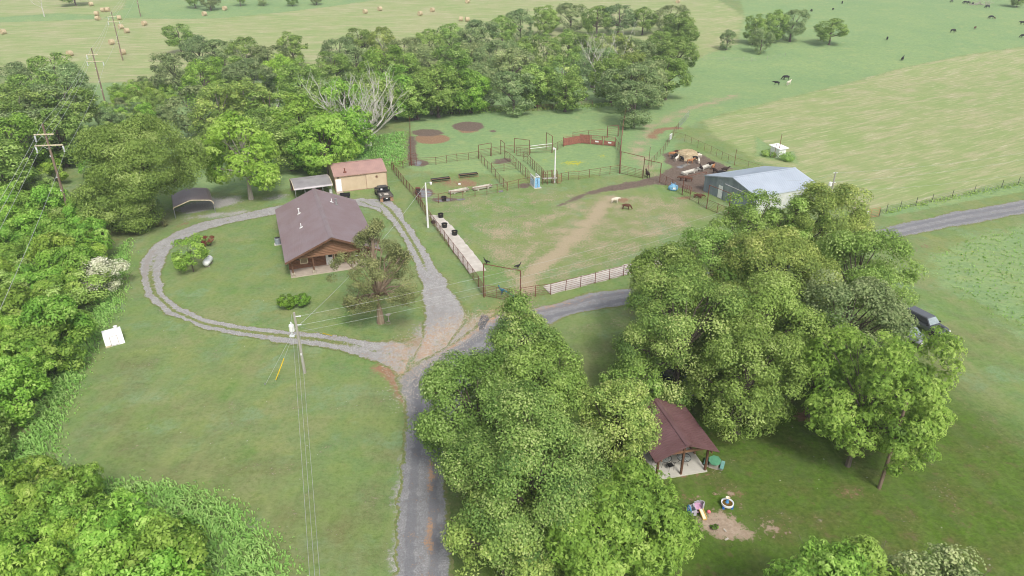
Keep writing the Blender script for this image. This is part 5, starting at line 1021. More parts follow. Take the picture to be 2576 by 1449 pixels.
def make_tree(name, label, loc, h, rad, kind, seed, group=None, detail=1., base=.22, dense=1., mode='leaf', npuff=None, lsz=None, bark='bark', r0=None, lob=.28, rz=None, lean=(0, 0), low=-.5, tip=.25, nlimb=None, cone=0, cat='tree', pr=None, box=.5, extra=()):
    t = thing(name, label, cat, loc, 0, group)
    rz = rz or (h * (1 - base)) / 2; zc = h - rz; npuff = npuff or int(66 * dense * detail); pr = pr or rad * .26; ls = lsz or .27 / detail ** .5
    nl = int((pr ** 2 * 22 / ls ** 2) * .42) if mode == 'leaf' else int((pr ** 2 * 22 / ls ** 2) * .13)
    p, C_, prs = crown(rad * .86, rz * .88, zc, npuff, pr, max(10, nl), ls, seed, mode, lob, tip=tip, low=low, cone=cone, box=box)
    for k_, (ex, ey, ez, er, en) in enumerate(extra):
        p2, C2, _ = crown(er, er * .8, 0, en, pr, max(10, nl), ls, seed + 77 + k_, mode, lob, tip=tip, low=-.9)
        for q_ in p2: q_[0][:] += np.array([ex, ey, ez])
        p = p + p2; C_ = np.vstack([C_, C2 + np.array([ex, ey, ez])])
    if lean[0] or lean[1]:
        for q_ in p: zz = np.clip(q_[0][:, 2:3] / h, 0, 1) ** 1.5; q_[0][:, :2] += zz * np.array(lean)
        C_ = C_.copy(); C_[:, :2] += np.clip(C_[:, 2:3] / h, 0, 1) ** 1.5 * np.array(lean)
    trunk_mesh(h, r0 or (.12 + h * .018), C_, nlimb or int(14 * detail), seed, lean=lean).build('trunk', bark, t)
    leaf_object('crown', p, kind, t); return t
def base_of_top(u, vt, h):
    p = G(u, vt, h); return Vector((p.x, p.y, float(gz(p.x, p.y))))
NEAR = 'oaks and walnuts around the pavilion'
for lab, u, vt, h, rd, kd, kw in [
    ('pale-leafed oak whose drooping crown hangs over the top of the pavilion roof', 1735, 690, 12.5, 5.3, 'leaf_pale', dict(detail=2.0, tip=.25, base=.02, low=-.95, box=.35)),
    ('dark green oak on the left edge of the big cluster, reaching toward the road', 1690, 625, 10.5, 4.4, 'leaf_oak', dict(detail=1.5)),
    ('oak with sparse top branches rising in front of the barn', 1905, 476, 12, 4.4, 'leaf_oak', dict(detail=1.1, dense=.7, lob=.6)),
    ('tall olive-green oak at the top right of the cluster beside the service pole', 2095, 466, 13, 4.8, 'leaf_pale', dict(detail=1.4, lob=.4)),
    ('oak with knobbly top tufts in front of the barn side wall', 2010, 486, 12, 3.8, 'leaf_oak', dict(detail=1.2, dense=.8, lob=.6)),
    ('broad pale oak in the middle of the big cluster', 1965, 570, 13.5, 5.4, 'leaf_pale', dict(detail=1.7, tip=.2)),
    ('round dark oak between the barn and the broad pale oak', 1820, 590, 11.5, 4.6, 'leaf_oak', dict(detail=1.5)),
    ('oak on the right edge of the big cluster, beside the gravel road', 2185, 585, 12, 5.0, 'leaf_oak', dict(detail=1.6, lob=.4)),
    ('grey-green oak above the bright walnut tree', 2150, 700, 11.5, 5.2, 'leaf_grey', dict(detail=1.6, tip=.4)),
    ('dense dark oak in the heart of the cluster', 1930, 690, 12.5, 5.0, 'leaf_oak', dict(detail=1.8, base=.02, low=-.9)),
    ('leafy oak low in the middle of the cluster, behind the two walnuts', 1900, 830, 10, 4.2, 'leaf_oak', dict(detail=1.8, base=.02, low=-.9)),
    ('small dark oak low on the left flank of the big cluster, over the lawn', 1600, 900, 5.5, 2.7, 'leaf_oak', dict(detail=1.5, base=.02, low=-.9)),
    ('tall pale pointed tree in the foreground beside the road junction', 1322, 748, 12.5, 4.0, 'leaf_pale', dict(detail=2.0, lob=.4, cone=.5, tip=.35, base=.02, low=-.9)),
    ('deep green ash leaning over the road, left of the pale foreground oak', 1205, 900, 10, 4.7, 'leaf_oak', dict(detail=2.0, lob=.35, base=.05, low=-.9)),
    ('grey-green tree between the pointed tree and the foreground oak', 1345, 880, 10.5, 3.9, 'leaf_oak', dict(detail=1.8)),
    ('large pale yellow-tipped oak filling the bottom centre', 1335, 1035, 12, 5.0, 'leaf_pale', dict(detail=2.6, tip=.35, base=.02, low=-.9)),
    ('pale oak crown just left of the pavilion roof', 1560, 968, 8.8, 3.1, 'leaf_pale', dict(detail=2.0, tip=.35)),
    ('pale oak at the bottom edge, right beside the gravel road', 1270, 1250, 7.5, 3.3, 'leaf_pale', dict(detail=1.8, tip=.3, base=.02, low=-.9)),
]:

    b_ = base_of_top(u, vt, h); make_tree('oak_tree', lab, b_, h, rd, kd, int(u * 7 + vt), NEAR, **kw)
for lab, p, h, rd, kw in [
    ('bright green walnut tree at the right, in front of the grey vehicle, trunk showing', G(2132, 1172), 12.8, 5.0, dict(detail=2.1, dense=.95, lob=.42, lean=(2.2, 1.6), low=-.95, base=.06)),
    ('bright walnut with a flared dark trunk, left of the bigger walnut', G(2032, 1048), 9.6, 3.3, dict(detail=1.6, dense=.9, lob=.4, low=-.7, lean=(.6, 0))),
    ('vivid green walnut with star-shaped leaf clusters at the bottom centre', base_of_top(1545, 1185, 9.5), 9.5, 4.3, dict(detail=2.6, lob=.35, base=.02, low=-.9)),
    ('bright feathery tree top at the bottom edge, right of centre', base_of_top(2105, 1412, 9), 9, 2.7, dict(detail=1.5, lob=.5, dense=.8)),
    ('light green feathery tree top second from the right at the bottom edge', base_of_top(2215, 1405, 8.5), 8.5, 2.2, dict(detail=1.2, lob=.5, dense=.8)),
]:
    make_tree('walnut_tree', lab, p, h, rd, 'leaf_bright', int(p.x * 31), NEAR, mode='rosette', lsz=.25, r0=.17, box=.32, pr=1.0, extra=((.8, -2.0, 4.0, 2.6, 26), (2.6, -.6, 5.0, 2.6, 26)) if h > 12 else (), **{**kw, 'detail': kw['detail'] * 1.35})
make_tree('oak_tree', 'silvery pale tree top in the bottom right corner', base_of_top(2400, 1425, 8), 8, 2.9, 'leaf_grey', 55, NEAR, detail=1.8, tip=.5)
# trees round the yard
make_tree('oak_tree', 'big dome-shaped green oak standing over the left carport', Vector((-52.6, 94.0, 0)), 14.5, 7.4, 'leaf_oak', 91, None, detail=2.6, base=.2, low=-.7, extra=((-3.2, -4.0, 4.2, 3.4, 40), (-.8, -3.2, 3.2, 2.4, 24)), tip=.15, lsz=.27)
make_tree('hickory_tree', 'bright yellow-green tree with a straight trunk, right of the left carport', G(632, 501), 13.2, 5.9, 'leaf_lime', 92, None, detail=1.9, mode='rosette', lsz=.42, base=.06, bark='bark_pale', low=-.8)
make_tree('hickory_tree', 'rounded yellow-green tree directly behind the workshop', G(828, 448), 11, 5.2, 'leaf_lime', 93, None, detail=1.7, mode='rosette', lsz=.42, base=.02, low=-.85)
t = make_tree('cedar_tree', 'ragged olive cedar with bare bleached limbs on the lawn beside the cabin porch', G(958, 812), 12, 5.8, 'leaf_cedar', 94, None, detail=1.9, dense=1.15, lsz=.16, base=.14, rz=5.1, cone=.74, bark='bark_red', r0=.34, nlimb=46, lob=.45, low=-.8, tip=.1, pr=.75)
def bare_tree(name, label, loc, h, spread, seed, m='bark_pale', nb=9, group=None, r0=.3, depth=4, leaf=None, low=.3):
    t = thing(name, label, 'tree', loc, 0, group); r = random.Random(seed); b = MB(); tips = []
    def grow(p, d, L_, rad, k):
        pts = [p]; q_ = p.copy(); dd = d.copy()
        for i in range(4):
            dd = (dd + Vector((r.uniform(-.22, .22), r.uniform(-.22, .22), r.uniform(-.08, .24)))).normalized(); q_ = q_ + dd * L_ / 4; pts.append(q_.copy())
        b.path(pts, [rad, rad * .8, rad * .62, rad * .48, rad * .34], 5 if k < 2 else 4)
        if k >= depth: tips.append(q_); return
        for j in range(r.choice((2, 3, 3))):
            s_ = pts[r.choice((2, 3, 4))]; nd = (dd + Vector((r.uniform(-1, 1), r.uniform(-1, 1), r.uniform(-.25, .55))) * .85).normalized(); grow(s_, nd, L_ * r.uniform(.62, .88), max(rad * .55, .03), k + 1)
    b.path([(0, 0, -.1), (.05, 0, h * .15), (0, .05, h * low)], [r0 * 1.3, r0, r0 * .85], 8)
    for j in range(nb):
        a = 6.283 * j / nb + r.uniform(-.3, .3); up = r.uniform(.35, 1.6) if j else 3
        grow(Vector((0, 0, h * (low * r.uniform(.7, 1.02)))), Vector((math.cos(a) * spread / 5, math.sin(a) * spread / 5, up * .7)).normalized(), h * .38 * r.uniform(.8, 1.1), r0 * .45, 1)
    b.build('trunk', m, t)
    if leaf:
        C_ = np.array([list(x) for x in tips]); rr = np.random.default_rng(seed); C_ = C_[rr.random(len(C_)) < leaf[1]]; n = 14; pi = np.repeat(np.arange(len(C_)), n); pos = C_[pi] + rr.normal(0, .42, (len(pi), 3))
        leaf_object('crown', [leaf_quads(pos, rr.normal(size=pos.shape) + [0, 0, .7], .27 * rr.uniform(.6, 1.2, len(pos)), rr.normal(.45, .2, len(pos)), .6, r=rr)], leaf[0], t)
    return t
bare_tree('dying_tree', 'big half-dead tree with bleached bare branches behind the workshop', G(927, 371), 16, 5.5, 8, nb=14, r0=.6, depth=4, leaf=('leaf_grey', .4), low=.18, m='bleached')

# woods: prototypes, then copies
def proto(kind, seed, h=12, rad=4.6, **kw):
    t = make_tree('woodland_tree', '', Vector((0, 0, 0)), h, rad, kind, seed, None, detail=1.7, lsz=.4, nlimb=8, base=.0, low=-.95, pr=1.15, box=.28, **kw); return t
PROT = {'oak': [proto('leaf_oak', 201, lob=.3), proto('leaf_oak', 202, lob=.45, h=13, rad=4.3)], 'grey': [proto('leaf_grey', 203), proto('leaf_grey', 204, lob=.4, rad=5)],
        'pale': [proto('leaf_pale', 205, tip=.0, bark='bark_pale')], 'bright': [proto('leaf_thicket', 206, rad=4.3)], 'lime': [proto('leaf_bright', 207, lob=.35)]}
used = set()
WORDS = {'oak': 'mid-green', 'grey': 'grey-green', 'pale': 'pale-tipped', 'bright': 'leafy bright green', 'lime': 'light yellow-green'}
def place_tree(kind, loc, h, rad, label, group, rz=None, name='woodland_tree'):
    P_ = PROT[kind]; i = random.randrange(len(P_)); p = P_[i]; H0 = 13 if kind == 'oak' and i == 1 else 12; R0 = {0: 4.6}.get(0); s_ = (rad / 4.6, rad / 4.6, h / H0)
    key = (kind, i); rz = random.uniform(0, 6.28) if rz is None else rz
    if key not in used:
        used.add(key); p.location = loc; p.rotation_euler = (0, 0, rz); p.scale = s_; tag(p, label, 'tree', group); return p
    return copy_tree(p, loc, rz, s_, label, group)
rows = [
 ('back row of the central woods', 11.5, 5.0, [(440, 52, 'oak'), (492, 82, 'grey'), (552, 92, 'grey'), (612, 96, 'pale'), (668, 104, 'grey'), (727, 74, 'oak'), (850, 84, 'grey'), (905, 60, 'oak'), (962, 70, 'pale'), (1015, 84, 'grey'), (1078, 66, 'oak'), (1132, 52, 'oak'), (1185, 60, 'grey'), (1262, 30, 'oak'), (1310, 16, 'grey'), (1372, 8, 'oak'), (1438, 2, 'grey'), (1505, 4, 'oak'), (1560, 6, 'grey'), (1622, 10, 'oak'), (1690, 6, 'grey'), (1722, 40, 'oak'), (1210, 44, 'grey')]),
 ('second row of the central woods', 12, 5.1, [(428, 118, 'grey'), (500, 142, 'lime'), (560, 128, 'oak'), (622, 138, 'grey'), (690, 128, 'bright'), (748, 140, 'oak'), (838, 118, 'oak'), (892, 108, 'grey'), (952, 112, 'lime'), (1012, 116, 'oak'), (1078, 104, 'grey'), (1138, 102, 'oak'), (1188, 100, 'grey'), (1248, 92, 'grey'), (1310, 86, 'oak'), (1370, 84, 'pale'), (1432, 64, 'oak'), (1492, 74, 'oak'), (1548, 84, 'pale'), (1602, 84, 'grey'), (1664, 66, 'oak'), (1712, 84, 'oak')]),
 ('third row of the central woods', 12, 5.0, [(488, 206, 'grey'), (536, 205, 'pale'), (606, 198, 'pale'), (672, 212, 'oak'), (742, 224, 'bright'), (800, 190, 'oak'), (860, 186, 'bright'), (925, 172, 'oak'), (985, 168, 'lime'), (1042, 172, 'oak'), (1096, 150, 'oak'), (1150, 152, 'lime'), (1196, 150, 'grey'), (1282, 112, 'grey'), (1350, 152, 'oak'), (1420, 132, 'pale'), (1590, 128, 'pale'), (1640, 142, 'grey'), (1495, 112, 'grey'), (1545, 128, 'oak'), (1685, 128, 'oak')]),
 ('front row of the central woods', 10, 4.5, [(560, 282, 'oak'), (652, 262, 'oak'), (716, 296, 'oak'), (768, 290, 'bright'), (820, 262, 'oak'), (872, 258, 'bright'), (1030, 188, 'oak'), (1080, 172, 'pale'), (1132, 176, 'oak'), (1182, 172, 'bright'), (1292, 172, 'grey'), (1350, 168, 'oak'), (1425, 176, 'oak'), (1603, 196, 'grey')]),
 ('left woods beyond the power line', 11.5, 5.0, [(16, 150, 'grey'), (70, 168, 'oak'), (118, 122, 'oak'), (150, 152, 'grey'), (36, 212, 'pale'), (98, 206, 'grey'), (152, 206, 'oak'), (8, 280, 'lime'), (62, 258, 'grey'), (122, 262, 'oak'),  (-40, 240, 'oak'), (-60, 330, 'oak')]),
]
order = ['first', 'second', 'third', 'fourth', 'fifth', 'sixth', 'seventh', 'eighth', 'ninth', 'tenth', 'eleventh', 'twelfth', 'thirteenth', 'fourteenth', 'fifteenth', 'sixteenth', 'seventeenth', 'eighteenth', 'nineteenth', 'twentieth', 'twenty-first', 'twenty-second', 'twenty-third', 'twenty-fourth']
for rn, h0, r0_, lst in rows:
    lst = sorted(lst)
    for i, (u, v, kd) in enumerate(lst):
        h = h0 * random.uniform(.93, 1.08); rd = r0_ * random.uniform(1.0, 1.22)
        if 'left woods' in rn: lab = f'{WORDS[kd]} tree, {order[i]} from the left in the woods at the left edge'
        else: lab = f'{WORDS[kd]} tree, {order[i]} from the left in the {rn}'
        place_tree(kd, base_of_top(u, v, h), h, rd, lab, rn)
for lab, u, v, h, rd, kd in [('large spreading tree at the right end of the central woods, next to the green field', 1712, 22, 14, 6.4, 'oak'), ('wide drooping grey-green tree at the front right corner of the central woods', 1590, 150, 12, 6.2, 'grey'),
    ('small round tree standing alone at the right of the central woods', 1834, 72, 7, 2.7, 'grey'), ('dense dark tree, left of the group in the cattle pasture', 1905, 30, 11, 4.2, 'oak'), ('dense dark tree in the middle of the pasture group', 1958, 18, 12, 4.8, 'oak'), ('tall tree on the right of the pasture group', 2002, 16, 12, 4.6, 'grey'), ('low grey tree in front of the pasture group', 1922, 68, 8.5, 3.6, 'grey'),
    ('broad free-standing oak in the cattle pasture, right of the dark group', 2100, 38, 10, 6.0, 'oak'), ('bushy tree at the top edge near the left, above the hay bales', 175, -45, 10, 6.3, 'oak'),
    ('left tree of the pair over a hay bale at the top edge', 480, -40, 10, 4.4, 'oak'), ('right tree of the pair over a hay bale at the top edge', 520, -32, 9.5, 4.2, 'grey'), ('small tree in the hedge line, just right of the top pair', 597, -35, 8.5, 3.2, 'oak'), ('small tree fourth along the hedge line at the top edge', 657, -30, 7.5, 3.0, 'grey'),
    ('small dark tree fifth along the hedge line at the top edge', 731, -26, 7.0, 3.0, 'oak'), ('small tree at the right end of the hedge line', 792, -24, 6.2, 2.8, 'grey'), ('tree tip showing in the top right corner', 2572, -30, 8, 4.0, 'oak')]:
    place_tree(kd, base_of_top(u, v, h), h, rd, lab, None)
# bleached snags
for i, (lab, u, vb, h) in enumerate([('bare snag at the left of the bleached tree, first of the dead trunks', 704, 300, 7), ('bare forked snag in the second row of the woods', 780, 265, 8), ('thin snag above the woods behind the half-dead tree', 860, 225, 9), ('short snag at the left side of the central woods', 668, 260, 7), ('forked bleached snag near the tall grey tree, centre of the woods', 1320, 240, 12), ('snag with twisted branches rising from the right of the woods', 1495, 232, 15),
    ('tall snag with a dark trunk at the edge of the woods', 1515, 240, 15), ('twisted snag high in the right of the woods', 1560, 200, 15), ('broken dead stump at the corner of the green paddock', 1474, 252, 4), ('tangled bare grey shrub in the front row of the woods', 1110, 262, 6), ('leafless tree at the top left corner', 112, 42, 9)]):
    bare_tree('dead_tree', lab, G(u, vb), h, 3, 300 + i, nb=3 if h > 5 else 1, r0=.2, depth=3, group='dead trees in the woods', low=.45, m='bleached')

# thickets of shrubs
def shrub_proto(kind, seed, rad=2.4, h=4.2, mode='leaf', ls=.26, lob=.35):
    t = thing('shrub', '', 'shrub'); zc = h * .5; p, C_, prs = crown(rad * .85, h * .45, zc, 34, rad * .34, int(150 if mode == 'leaf' else 34), ls, seed, mode, lob, tip=.25, low=-.6)
    trunk_mesh(h * .8, .07, C_, 8, seed, zf=.1).build('stems', 'bark', t); leaf_object('foliage', p, kind, t); return t
SP = {'t1': shrub_proto('leaf_thicket', 401), 't2': shrub_proto('leaf_thicket', 402, mode='rosette', ls=.3), 't3': shrub_proto('leaf_bright', 403), 't4': shrub_proto('leaf_oak', 404), 'b': shrub_proto('leaf_bush', 405, rad=.95, h=1.7, ls=.13, lob=.1), 'w': shrub_proto('blossom', 406, ls=.22), 'g': shrub_proto('leaf_grey', 407, ls=.3)}
sused = set()
def place_shrub(k, loc, s_, label, group, name=None):
    if k not in sused:
        sused.add(k); t = SP[k]; t.location = loc; t.scale = s_ if hasattr(s_, '__len__') else (s_,) * 3; t.rotation_euler = (0, 0, random.uniform(0, 6)); tag(t, label, 'shrub', group); return t
    return copy_tree(SP[k], loc, random.uniform(0, 6.28), s_, label, group)
def inside(p, poly):
    c = False; n = len(poly)
    for i in range(n):
        (x0, y0), (x1, y1) = poly[i], poly[(i + 1) % n]
        if (y0 > p[1]) != (y1 > p[1]) and p[0] < (x1 - x0) * (p[1] - y0) / (y1 - y0) + x0: c = not c
    return c
def scatter_shrubs(poly, hs_, sp, kinds, where, group, smin=.8, smax=1.25):
    W_ = [PZ(u, v, hs_)[:2] for u, v in poly]; xs = [p[0] for p in W_]; yy = [p[1] for p in W_]; pts = []
    y = min(yy); row = 0
    while y < max(yy):
        x = min(xs) + (row % 2) * sp / 2
        while x < max(xs):
            q_ = (x + random.uniform(-.7, .7), y + random.uniform(-.7, .7))
            if inside(q_, W_): pts.append((q_, row))
            x += sp
        y += sp * .85; row += 1
    bylab = {}
    for q_, rw in pts: bylab.setdefault(rw, []).append(q_)
    nr_ = len(bylab)
    for j, rw in enumerate(sorted(bylab)):
        for i, q_ in enumerate(sorted(bylab[rw])):
            k = random.choice(kinds); s_ = random.uniform(smin, smax)
            desc = {'t1': 'bright green', 't2': 'feathery-leafed', 't3': 'yellow-green', 't4': 'dark green', 'g': 'grey-green'}[k]; size = 'big' if s_ > (smin + smax) / 2 else 'smaller'
            place_shrub(k, Vector((q_[0], q_[1], 0)), (s_, s_, s_ * random.uniform(.85, 1.2)), f'{size} {desc} shrub, {order[min(i, 23)]} from left in {order[min(j, 23)]} row of the {where}', group)
scatter_shrubs([(-250, 500), (60, 505), (120, 520), (215, 530), (245, 560), (215, 640), (205, 740), (200, 790), (160, 850), (100, 920), (55, 990), (10, 1050), (-60, 1110), (-250, 1250)], 2.6, 3.3, ['t1', 't1', 't2', 't3', 't4', 't1'], 'left thicket', 'shrubs of the left thicket')
scatter_shrubs([(-250, 330), (60, 320), (110, 330), (150, 400), (170, 440), (150, 500), (60, 500), (-250, 500)], 1.4, 4.0, ['t4', 't1', 'g', 't1'], 'power line brush', 'shrubs of the brush by the power line', .6, .95)
scatter_shrubs([(-200, 1180), (60, 1205), (200, 1215), (300, 1230), (380, 1290), (455, 1360), (470, 1449), (480, 1600), (-300, 1600)], 2.4, 2.7, ['t2', 't2', 't3', 't1', 't2'], 'bottom left thicket', 'shrubs of the bottom left thicket', .75, 1.05)
scatter_shrubs([(225, 300), (300, 215), (420, 208), (440, 240), (420, 300), (330, 340), (270, 400), (240, 465), (215, 465), (200, 380)], 1.6, 4.4, ['t4', 't1', 'g'], 'power line clearing', 'shrubs of the power line clearing', .55, 1.0)
place_shrub('w', G(262, 735), (1.25, 1.25, 1.0), 'shrub covered in white blossom on the edge of the left thicket', None)
place_shrub('b', G(724, 776), 1.0, 'left one of the two clipped round bushes on the lawn in front of the cabin', 'clipped bushes on the lawn')
place_shrub('b', G(762, 770), .9, 'right one of the two clipped round bushes on the lawn in front of the cabin', 'clipped bushes on the lawn')
make_tree('young_tree', 'small leafy tree between the gravel loop and the propane tank', G(487, 683), 4.6, 2.3, 'leaf_bright', 501, None, detail=.9, lsz=.24, base=.12, lob=.35, low=-.7, r0=.07)
def small_bush(label, u, v, rad, h, m, seed, cat='bush', ls=.16, n=14):
    t = thing('bush', label, cat, G(u, v)); p, C_, prs = crown(rad * .8, h * .45, h * .5, n, rad * .4, 60, ls, seed, 'leaf', .3, low=-.6); trunk_mesh(h * .7, .03, C_, 6, seed, zf=.05).build('stems', 'bark', t); leaf_object('foliage', p, m, t)
small_bush('reddish shrub with bare patches behind the propane tank', 530, 618, 1.0, 1.3, 'leaf_red', 11)
small_bush('dark green shrub just left of the reddish shrub', 514, 622, .8, 1.1, 'leaf_oak', 12)
small_bush('tiny green plant growing out of the sandy patch', 1797, 1330, .28, .35, 'leaf_bright', 13, 'plant', .12, 8)
small_bush('dry brown bush at the foot of the dome-shaped oak', 410, 568, .9, .9, 'leaf_cedar', 14)
for i, (lab, u, v, r_) in enumerate([('weeds at the left of the tiny white shed', 1936, 392, 1.6), ('weeds at the right of the tiny white shed', 1976, 402, 1.7), ('green bush growing against the woods fence near its middle', 1370, 272, 1.8)]): small_bush(lab, u, v, r_, .9 if i < 2 else 2.4, 'leaf_oak', 20 + i, 'plant', .22, 20)

# tall grass along the thickets (nobody could count the blades)
def tall_grass(poly, dens, seed, name='tall_grass', hh=.95, wd=.05, m='leaf_grass'):
    W_ = np.array(W(poly)); r = np.random.default_rng(seed); x0, y0 = W_.min(0); x1, y1 = W_.max(0); n = int((x1 - x0) * (y1 - y0) * dens)
    X = r.uniform(x0, x1, n); Y = r.uniform(y0, y1, n); sd = sd_poly([tuple(p) for p in W_], X, Y); k = sd > r.normal(0, .5, n); X, Y, sd = X[k], Y[k], sd[k]; n = len(X)
    cl = .5 + .5 * np.sin(X * 1.1 + 2 * np.sin(Y * .7)) * np.sin(Y * 1.3 + X * .4)
    h = hh * (.45 + .65 * cl) * r.uniform(.6, 1.15, n) * np.clip(.45 + sd * .35, .3, 1); a = r.uniform(0, 6.28, n) * .5 + 1.2 * cl * 3; dx, dy = np.cos(a), np.sin(a); b = h * r.uniform(.25, .65, n); w_ = wd * r.uniform(.7, 1.5, n)
    base_ = np.stack([X, Y, np.zeros(n)], -1); D_ = np.stack([dx, dy, 0 * dx], -1); S_ = np.stack([-dy, dx, 0 * dx], -1) * w_[:, None]; Z = np.array([0, 0, 1.])
    p0 = base_; p1 = base_ + D_ * b[:, None] * .35 + Z * h[:, None] * .75; p2 = base_ + D_ * b[:, None] + Z * h[:, None] * .95; p3 = base_ + D_ * b[:, None] * 1.6 + Z * h[:, None] * .75
    q1 = np.stack([p0 - S_ * .6, p0 + S_ * .6, p1 + S_, p1 - S_], 1).reshape(-1, 3); q2 = np.stack([p1 - S_, p1 + S_, p2 + S_ * .8, p2 - S_ * .8], 1).reshape(-1, 3); q3 = np.stack([p2 - S_ * .8, p2 + S_ * .8, p3 + S_ * .1, p3 - S_ * .1], 1).reshape(-1, 3)
    f = np.arange(4 * n).reshape(n, 4); t = .25 + .5 * cl + r.normal(0, .18, n)
    o = leaf_object(name, [(q1, f, np.clip(t, 0, 1)), (q2, f, np.clip(t, 0, 1)), (q3, f, np.clip(t + .1, 0, 1))], m, None); return tag(o, kind='stuff')
tall_grass([(330, 600), (318, 680), (310, 760), (262, 830), (238, 890), (215, 940), (190, 1000), (160, 1060), (150, 1110), (152, 1170), (190, 1195), (300, 1212), (430, 1215), (520, 1235), (600, 1270), (660, 1320), (710, 1370), (745, 1449), (760, 1560), (420, 1560), (430, 1400), (330, 1270), (180, 1240), (20, 1230), (-20, 1170), (60, 1090), (130, 960), (180, 870), (215, 800), (250, 745), (280, 680), (300, 620)], 34, 1)
tall_grass([(930, 345), (1020, 330), (1022, 415), (985, 420), (930, 400), (760, 400), (760, 360)], 9, 2, hh=.7, wd=.09)
tall_grass([(2228, 540), (2264, 531), (2344, 514), (2430, 496), (2519, 478), (2640, 455), (2640, 446), (2519, 468), (2394, 492), (2303, 512), (2228, 530)], 9, 3, hh=.6, wd=.09)
tall_grass([(1100, 290), (1500, 272), (1570, 262), (1570, 254), (1500, 262), (1290, 268), (1060, 276)], 6, 4, hh=.8, wd=.11)
tall_grass([(2330, 640), (2450, 590), (2640, 560), (2640, 880), (2500, 800), (2400, 745)], 2.2, 5, hh=.3, wd=.08)
# ------------------------------------------------------------ poles, wires
def wires(name, label, pts, sag=.5, r=.018, group='overhead wires', m='wire'):
    pts = [Vector(p) for p in pts]; o_ = pts[0].copy(); out = []
    for a, b in zip(pts[:-1], pts[1:]):
        for i in range(16): t = i / 16; q_ = a.lerp(b, t); q_.z -= sag * 4 * t * (1 - t); out.append(q_ - o_)
    out.append(pts[-1] - o_); o = MB().path(out, r, 4).build(name, m); o.location = o_; return tag(o, label, 'wire', group)
tp = [Vector((-63.3, 91.8, 0)), None, None, None, None]
tp[1] = G(272, 287); tp[2] = G(309, 152); tp[3] = G(354, 42); tp[4] = Vector((-30.5, 20, 0))
ends = []
def trans_pole(p, label, i):
    t = thing('power_pole', label, 'power pole', p, R(8), 'tall wooden transmission poles'); MB().tube((0, 0, -.2), (.15, 0, 15), .2, .13, n=8).build('pole', 'wood_pole', t)
    w_ = []
    for z, x0, x1, hang in ((13.6, -1.25, 1.25, (-1.2,)), (12.1, -1.6, 2.0, (-1.5, 1.95))):
        MB().beam((x0, -.15, z), (x1, -.15, z), .12, .14).build('crossarm', 'cream', t)
        MB().tube((x0 * .45, -.15, z), (0, -.15, z - .55), .025, n=4).tube((x1 * .45, -.15, z), (0, -.15, z - .55), .025, n=4).build('brace', 'galv', t)
        for x in hang:
            b = MB(); [b.lathe([(.04, z - .15 - k * .17), (.12, z - .2 - k * .17), (.12, z - .24 - k * .17), (.04, z - .29 - k * .17)], 8, (x, -.15, 0)) for k in range(5)]; b.build('insulator', 'insul', t); w_.append(Vector((x, -.15, z - 1.05)))
    for z in (10.5, 7.5, 5.6): MB().box(-.06, .06, -.24, -.2, z, z + .2).build('marker_plate', 'white', t)
    w_.append(Vector((.15, 0, 15)))
    m_ = Matrix.Translation(p) @ Matrix.Rotation(R(8), 4, 'Z'); ends.append([m_ @ q_ for q_ in w_])
for i, (j, lab) in enumerate([(4, ''), (0, 'nearest tall transmission pole, rising from the shrubs at the left'), (1, 'second tall transmission pole, standing in the green clearing'), (2, 'third tall transmission pole, among the round bales in the mown field'), (3, 'farthest transmission pole, at the top edge in the dark green strip')]):
    if j == 4:
        m_ = Matrix.Translation(tp[4]) @ Matrix.Rotation(R(8), 4, 'Z'); ends.append([m_ @ Vector(q_) for q_ in ((-1.2, -.15, 12.55), (-1.5, -.15, 11.05), (1.95, -.15, 11.05), (.15, 0, 15))])
    else: trans_pole(tp[j], lab, i)
for k, lab in enumerate(('transmission wire from the upper crossarms, running down the left edge', 'transmission wire from the left ends of the lower crossarms', 'transmission wire from the right ends of the lower crossarms', 'thin top wire strung over the tips of the transmission poles')):
    wires('power_line', lab, [e[k] for e in ends], .8, .022)
up = G(767, 938)
def utility():
    t = thing('utility_pole', 'grey wooden utility pole with a white transformer beside the gravel loop', 'utility pole', up); H_ = 6.6
    MB().tube((0, 0, -.2), (-.1, 0, H_), .15, .11, n=8).build('pole', 'wood_grey', t)
    MB().lathe([(.22, 0), (.25, .05), (.25, .6), (.2, .7)], 14, (-.5, -.1, 4.7)).build('transformer', 'white', t)
    MB().lathe([(.05, .7), (.09, .76), (.04, .86), (.08, .92), (.03, 1.0)], 8, (-.5, -.1, 4.7)).lathe([(.05, .65), (.08, .7), (.04, .8)], 8, (-.62, -.2, 4.7)).build('bushing', 'insul', t)
    MB().tube((-.5, -.2, 4.75), (-.55, -.25, 4.3), .06).box(-.75, -.3, -.35, -.1, 4.2, 4.35).build('fuse_cutout', 'insul', t)
    MB().tube((0, 0, 6.2), (.45, .05, 6.22), .05).lathe([(.08, 0), (.08, .1)], 8, (.4, .05, 6.15)).build('insulator', 'insul', t)
    MB().tube((0, 0, 5.3), (.4, .05, 5.3), .05).build('insulator', 'insul', t); MB().box(-.07, .07, -.2, -.14, 2.1, 2.3).build('marker_plate', 'white', t)
utility()
rp = Vector((45.4, 92.7, 0)); H2 = 8.0
t = thing('utility_pole', 'leaning-looking grey service pole with a transformer behind the oak cluster, right of the barn', 'utility pole', rp); MB().tube((0, 0, -.2), (0, 0, H2), .15, .1, n=8).build('pole', 'wood_grey', t)
MB().lathe([(.2, 0), (.22, .05), (.22, .5), (.16, .6)], 12, (-.45, -.1, H2 - 2.0)).build('transformer', 'white', t); MB().tube((-.3, 0, H2 - .1), (.3, 0, H2 - .1), .05).tube((-.25, 0, H2 - 1.5), (.3, 0, H2 - 1.5), .05).build('insulator', 'insul', t)
